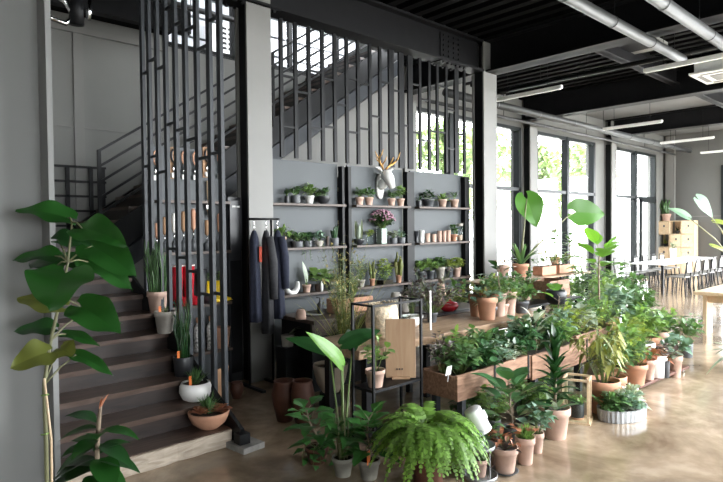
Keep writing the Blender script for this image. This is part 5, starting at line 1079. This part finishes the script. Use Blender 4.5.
# ================================================================ NEAR LEFT PLANTS
# stake supported ficus in front of the near column
base = V((P(46, 470, 1, 2.55).x, 2.55, 0)); t = thing('potted_ficus', 'tall staked ficus with large heart leaves in front of the grey column at left', 'potted plant', base)
MB().lathe(pot_prof('taper', .17, .28), 22).build('pot', 'slate_pot', t, True); MB().disc(.15, .24, 18).build('soil', 'soil', t)
def lp(u, v, y=2.55): return P(u, v, 1, y)-base
stem = [V((0, 0, .24)), lp(46, 440), lp(44, 385), lp(51, 340), lp(60, 300), lp(68, 262), lp(72, 222)]
MB().tube(stem, [.009, .0085, .0075, .0065, .006, .005, .0035], 8).build('trunk', 'stem_pale', t, True)
MB().tube([V((.02, .01, .24)), lp(47, 440)+V((.015, 0, 0)), lp(43.5, 378)+V((.0, -.01, 0))], .005, 6).build('stake', 'pale_wood', t, True)
b = MB()
for v in (395, 434): c = lp(45, v); b.tube([c+V((-.014, 0, 0)), c+V((0, -.016, .004)), c+V((.014, 0, 0)), c+V((0, .014, 0))], .003, 4)
b.build('plant_tie', 'leaf_bright', t)
rgt = _R.copy(); rgt.z = 0; rgt.normalize(); toC = -V((_fw.x, _fw.y, 0)).normalized()
def hl(u, v, dy, dr, du, dc, ur, uu, uc, Lpx, Wpx, m='leaf_hero', st_=None, seed=0):
    """leaf at pixel (u, v); direction and normal given in right / up / towards-camera terms"""
    p = lp(u, v, 2.55+dy); q = pxm(p+base); d = rgt*dr+Z*du+toC*dc; n = rgt*ur+Z*uu+toC*uc
    b = MB(); heart_leaf(b, p, d, n, Lpx*q, Wpx*q*1.12, 16, .15, .13, .3, .22, seed); b.build('leaf', m, t, True)
    s = min(stem[1:], key=lambda x: (x-p).length + (0.3 if x.z > p.z+.05 else 0)); MB().tube([s, (s+p)/2+Z*.01, p], [.004, .0035, .003], 5).build('leaf_stalk', 'stem_pale', t, True)
hl(68, 218, .05, -.75, .35, .5, .1, .8, .6, 52, 30, seed=1); hl(82, 228, -.05, .9, -.12, .4, .1, .75, .65, 62, 34, seed=2); hl(92, 246, .0, .9, -.35, .35, .2, .75, .6, 66, 38, seed=3); hl(88, 262, .08, .95, -.35, .1, .2, .9, .4, 60, 34, seed=4)
hl(55, 256, .1, -.85, .1, .3, .0, .85, .5, 44, 24, seed=5); hl(56, 266, .05, -.8, .22, -.3, -.2, .9, .45, 48, 26, 'leaf_dark', seed=6); hl(66, 272, -.15, -.05, -.6, .8, .05, .5, .85, 50, 58, seed=7)
hl(60, 305, .0, -.9, .35, .2, .1, .8, .6, 48, 30, 'leaf_yellowed', seed=8); hl(80, 306, .0, .9, -.3, .4, .2, .75, .6, 62, 38, seed=9); hl(52, 328, .08, -.85, .12, .3, 0, .8, .6, 40, 20, 'leaf_dark', seed=10)
hl(48, 352, -.1, -.5, -.1, .7, .1, .6, .8, 40, 30, 'leaf_yellowed', seed=11); hl(66, 334, .1, .95, -.1, .2, .1, .9, .4, 44, 14, seed=12); hl(76, 355, .05, .95, -.25, .2, .1, .9, .4, 50, 16, seed=13); hl(80, 315, .15, .95, -.05, -.3, 0, .9, .4, 46, 18, 'leaf_dark', seed=14)
hl(58, 240, .12, .8, .0, -.4, .1, .8, .5, 40, 26, 'leaf_dark', seed=15); hl(72, 262, .16, .6, .1, -.5, .1, .8, .5, 44, 30, 'leaf_dark', seed=16); hl(60, 348, .1, .5, .0, .5, .1, .7, .6, 30, 24, 'leaf_yellowed', seed=17)
# the dark leaved plant at its foot
b2_ = V((P(98, 470, 1, 2.75).x, 2.75, 0)); t = thing('potted_plant', 'dark glossy plant with a broken brown tip at the foot of the stairs', 'potted plant', b2_)
MB().lathe(pot_prof('taper', .15, .24), 22).build('pot', 'slate_pot', t, True); MB().disc(.13, .205, 18).build('soil', 'soil', t)
def lq(u, v, dy=0): return P(u, v, 1, 2.75+dy)-b2_
tp_ = lq(101, 404); MB().tube([V((0, 0, .2)), lq(97, 450), lq(99, 420), tp_], [.012, .011, .01, .006], 7).build('trunk', 'bark', t, True)
b = MB(); leaf(b, tp_-Z*.02, rgt*.5+Z, .09, .035, 'lance', .1, .3); leaf(b, tp_-Z*.03, rgt*.1+Z, .07, .03, 'lance', .1, .3); b.build('withered_tip', 'leaf_copper', t)
for k, (u, v, dr, du, dc, L, W) in enumerate([(97, 423, -.9, .75, .1, .22, .085), (99, 432, .95, .35, .2, .26, .065), (98, 428, -.95, .2, .3, .2, .06), (99, 446, .9, .1, .4, .24, .07), (100, 458, .6, .0, .8, .26, .09), (97, 446, -.8, -.1, .5, .2, .08), (96, 458, -.9, .0, .4, .22, .08), (97, 440, -.3, .2, .9, .18, .07), (99, 466, .9, -.3, .5, .24, .08), (96, 470, -.8, .2, .5, .24, .09), (98, 452, .7, .5, -.4, .2, .07), (97, 475, .3, .2, .8, .22, .08), (95, 466, -.95, .3, -.2, .25, .09), (98, 436, .3, .6, .7, .2, .07), (97, 450, -.5, .5, .6, .22, .08), (99, 461, .95, .2, .1, .24, .08), (97, 455, .1, .3, -.9, .22, .08), (98, 444, -.9, .4, -.3, .22, .08)]):
    b = MB(); leaf(b, lq(u, v), rgt*dr+Z*du+toC*dc, L*.85, W*1.35, 'ovate', .45, .18, 9, curl=.06); b.build('leaf', 'leaf_hero' if k % 3 else 'leaf_dark', t, True)

# ================================================================ FAR END: TABLE, CHAIRS, LOCKER
t = thing('dining_table', 'long white topped dining table in front of the far wooden locker', 'table', (14.6, 5.15, 0)); MB().bb(0, 3.9, 0, .8, .72, .75).build('tabletop', 'white_paint', t, bevel=.005)
for x in (.1, 1.95, 3.8):
    for y in (.08, .72): MB().bb(x-.02, x+.02, y-.02, y+.02, 0, .72).build('leg', 'black_steel', t)
def chair(x, y, rz, label):
    t = thing('dining_chair', label, 'chair', (x, y, 0), rz, 'chairs along the white table')
    MB().bb(-.2, .2, -.2, .2, .43, .455).build('seat', 'chair_grey', t, bevel=.008)
    for sx in (-1, 1):
        MB().tube([(sx*.17, -.17, .43), (sx*.19, -.2, 0)], .016, 6).build('leg', 'black_steel', t); MB().tube([(sx*.17, .17, .43), (sx*.19, .22, 0)], .016, 6).build('leg', 'black_steel', t)
    MB().tube([(-.18, .19, .44), (-.19, .23, .7), (-.13, .25, .84), (.13, .25, .84), (.19, .23, .7), (.18, .19, .44)], .013, 6).build('back_frame', 'black_steel', t)
    MB().bb(-.15, .15, .225, .24, .55, .8).build('backrest', 'chair_grey', t, bevel=.006)
wh = ['nearest', 'second', 'third', 'fourth', 'fifth', 'sixth']
for k in range(6): chair(14.95+k*.62, 4.95, PI, 'grey dining chair on the room side of the white table, %s along' % wh[k])
for k in range(6): chair(14.95+k*.62, 6.2, 0, 'grey dining chair on the window side of the white table, %s along' % wh[k])
def wchair(x, y, rz, label):
    t = thing('metal_chair', label, 'chair', (x, y, 0), rz, 'black metal chairs by the middle window')
    MB().lathe([(.19, .44), (.2, .45), (.19, .465)], 18).build('seat', 'black_steel', t, True)
    for a in (.8, 2.35, 3.9, 5.5): MB().tube([(.15*math.cos(a), .15*math.sin(a), .44), (.21*math.cos(a), .21*math.sin(a), 0)], .012, 6).build('leg', 'black_steel', t)
    MB().tube([(.19*math.cos(a_), .19*math.sin(a_)+.02, .45+.42*math.sin(PI*k/8)) for k, a_ in enumerate([.25+k*(PI-.5)/8 for k in range(9)])], .013, 6).build('back_hoop', 'black_steel', t)
    MB().tube([(.11*math.cos(a_), .19*math.sin(a_)+.03, .45+.3*math.sin(PI*k/8)) for k, a_ in enumerate([.25+k*(PI-.5)/8 for k in range(9)])], .009, 6).build('inner_hoop', 'black_steel', t)
wchair(10.75, 5.9, 2.6, 'black bentwood style metal chair under the giant leaf, nearer one'); wchair(11.45, 6.1, 2.4, 'black metal hoop back chair beside the ficus, farther one')
t = thing('wooden_locker', 'pale wooden locker of square doors and niches against the end wall', 'locker', (20.75, 6.42, 0)); W_ = 1.13
MB().bb(.38, .4, 0, W_, .05, 1.80).build('back_panel', 'pale_wood', t)
for y in (0, W_/3, 2*W_/3, W_): MB().bb(0, .38, y-.014, y+.014, .05, 1.82).build('divider', 'pale_wood', t)
for k in range(5): MB().bb(0, .4, 0, W_, .05+k*.44-.012, .05+k*.44+.012).build('shelf', 'pale_wood', t)
for i in range(3):
    for k in range(4):
        if (i, k) in ((1, 3), (2, 2)): continue
        y0 = i*W_/3; d = MB().bb(-.012, .004, y0+.02, y0+W_/3-.02, .05+k*.44+.02, .05+k*.44+.42).build('door', 'pale_wood', t); MB().bb(-.02, -.012, y0+.13, y0+.18, .05+k*.44+.24, .05+k*.44+.31).build('lock', 'slate_pot', d)
plant('potted_cactus', 'terracotta potted cactus standing on top of the wooden locker', (20.95, 7.34, 1.822), ('taper', .16, .24, 'terracotta_pale'), [('col', 'leaf_mid', dict(n=7, h=.5, r=.045, spread=.08)), ('wisp', 'leaf_dark', dict(h=.6, r=.15, n=12, tw=6))])
plant('niche_plant', 'dark grassy plant inside the top niche of the wooden locker', (20.95, 6.98, 1.384), ('taper', .08, .1, 'slate_pot'), [('grass', 'leaf_dark', dict(n=40, h=.22, W=.014))])
plant('niche_plant', 'green tuft inside the lower niche of the wooden locker', (20.95, 7.36, .944), ('taper', .08, .1, 'slate_pot'), [('grass', 'leaf_lime', dict(n=40, h=.22, W=.014))])
plant('potted_cactus', 'furry pale cactus in a glass vase on the white dining table', (16.2, 5.5, .751), ('tall', .08, .32, 'white_pot'), [('bush', 'leaf_silver', B(.2, .1, 60, .08, .04))])
# big leaf plant on the right beside the locker
ap = V((17.5, 4.15, 0)); t = thing('potted_alocasia', 'long stalked elephant ear plant against the end wall at right', 'potted plant', ap); MB().lathe(pot_prof('taper', .24, .4), 22).build('pot', 'terracotta', t, True); MB().disc(.2, .34, 18).build('soil', 'soil', t)
for k, (u, v, d, upv, L, W, m) in enumerate([(698, 199, (.5, -.5, -.7), (-.6, -.6, .5), .62, .33, 'leaf_blue'), (688, 217, (-.5, .5, .45), (-.5, -.6, .6), .5, .22, 'leaf_blue'), (716, 222, (.6, -.7, -.1), (-.3, -.4, .9), .6, .25, 'leaf_lime'), (713, 246, (.6, -.7, -.3), (-.3, -.4, .9), .55, .2, 'leaf_lime')]):
    p = P(u, v, 1, ap.y)-ap; b = MB(); heart_leaf(b, p, V(d), V(upv), L, W, 12, .15, .04, .2, .15, k); b.build('large_leaf', m, t, True); MB().tube([V((0, 0, .33)), p*.6+V((0, 0, .25)), p], [.02, .015, .009], 6).build('leaf_stalk', 'stem_pale', t, True)
# bench table and the plant cut by the right edge of the view
t = thing('slab_bench', 'low wooden slab bench at the right edge with a thick panel leg', 'bench', (9.7, .9, 0)); MB().bb(0, 2.4, 0, 2.1, .62, .67).build('tabletop', 'pale_wood', t, bevel=.006)
for x, y in ((.1, 1.95), (.1, .1), (2.0, 1.95), (2.0, .1)): MB().bb(x, x+.3, y, y+.05, 0, .62).build('panel_leg', 'pale_wood', t)
for x in (.15,): MB().bb(x, x+.04, .15, 1.95, .5, .62).build('apron', 'pale_wood', t)
t = thing('white_mug', 'white mug standing on the wooden slab bench', 'cup', (10.0, 2.35, .671)); MB().lathe([(.035, 0), (.04, .005), (.042, .09), (.038, .09), (.035, .01)], 18).build('body', 'white_pot', t, True); MB().tube([(.04, 0, .02), (.07, 0, .035), (.07, 0, .06), (.04, 0, .075)], .006, 6).build('handle', 'white_pot', t, True)
plant('potted_plant', 'blue green arching plant entering at the right edge of the floor', (7.6, 1.85, 0), ('taper', .15, .24, 'slate_pot'), [('ros', 'leaf_blue', dict(n=26, L=.5, W=.05, e0=15, e1=70, shape='lance', droop=.7, ns=7))])
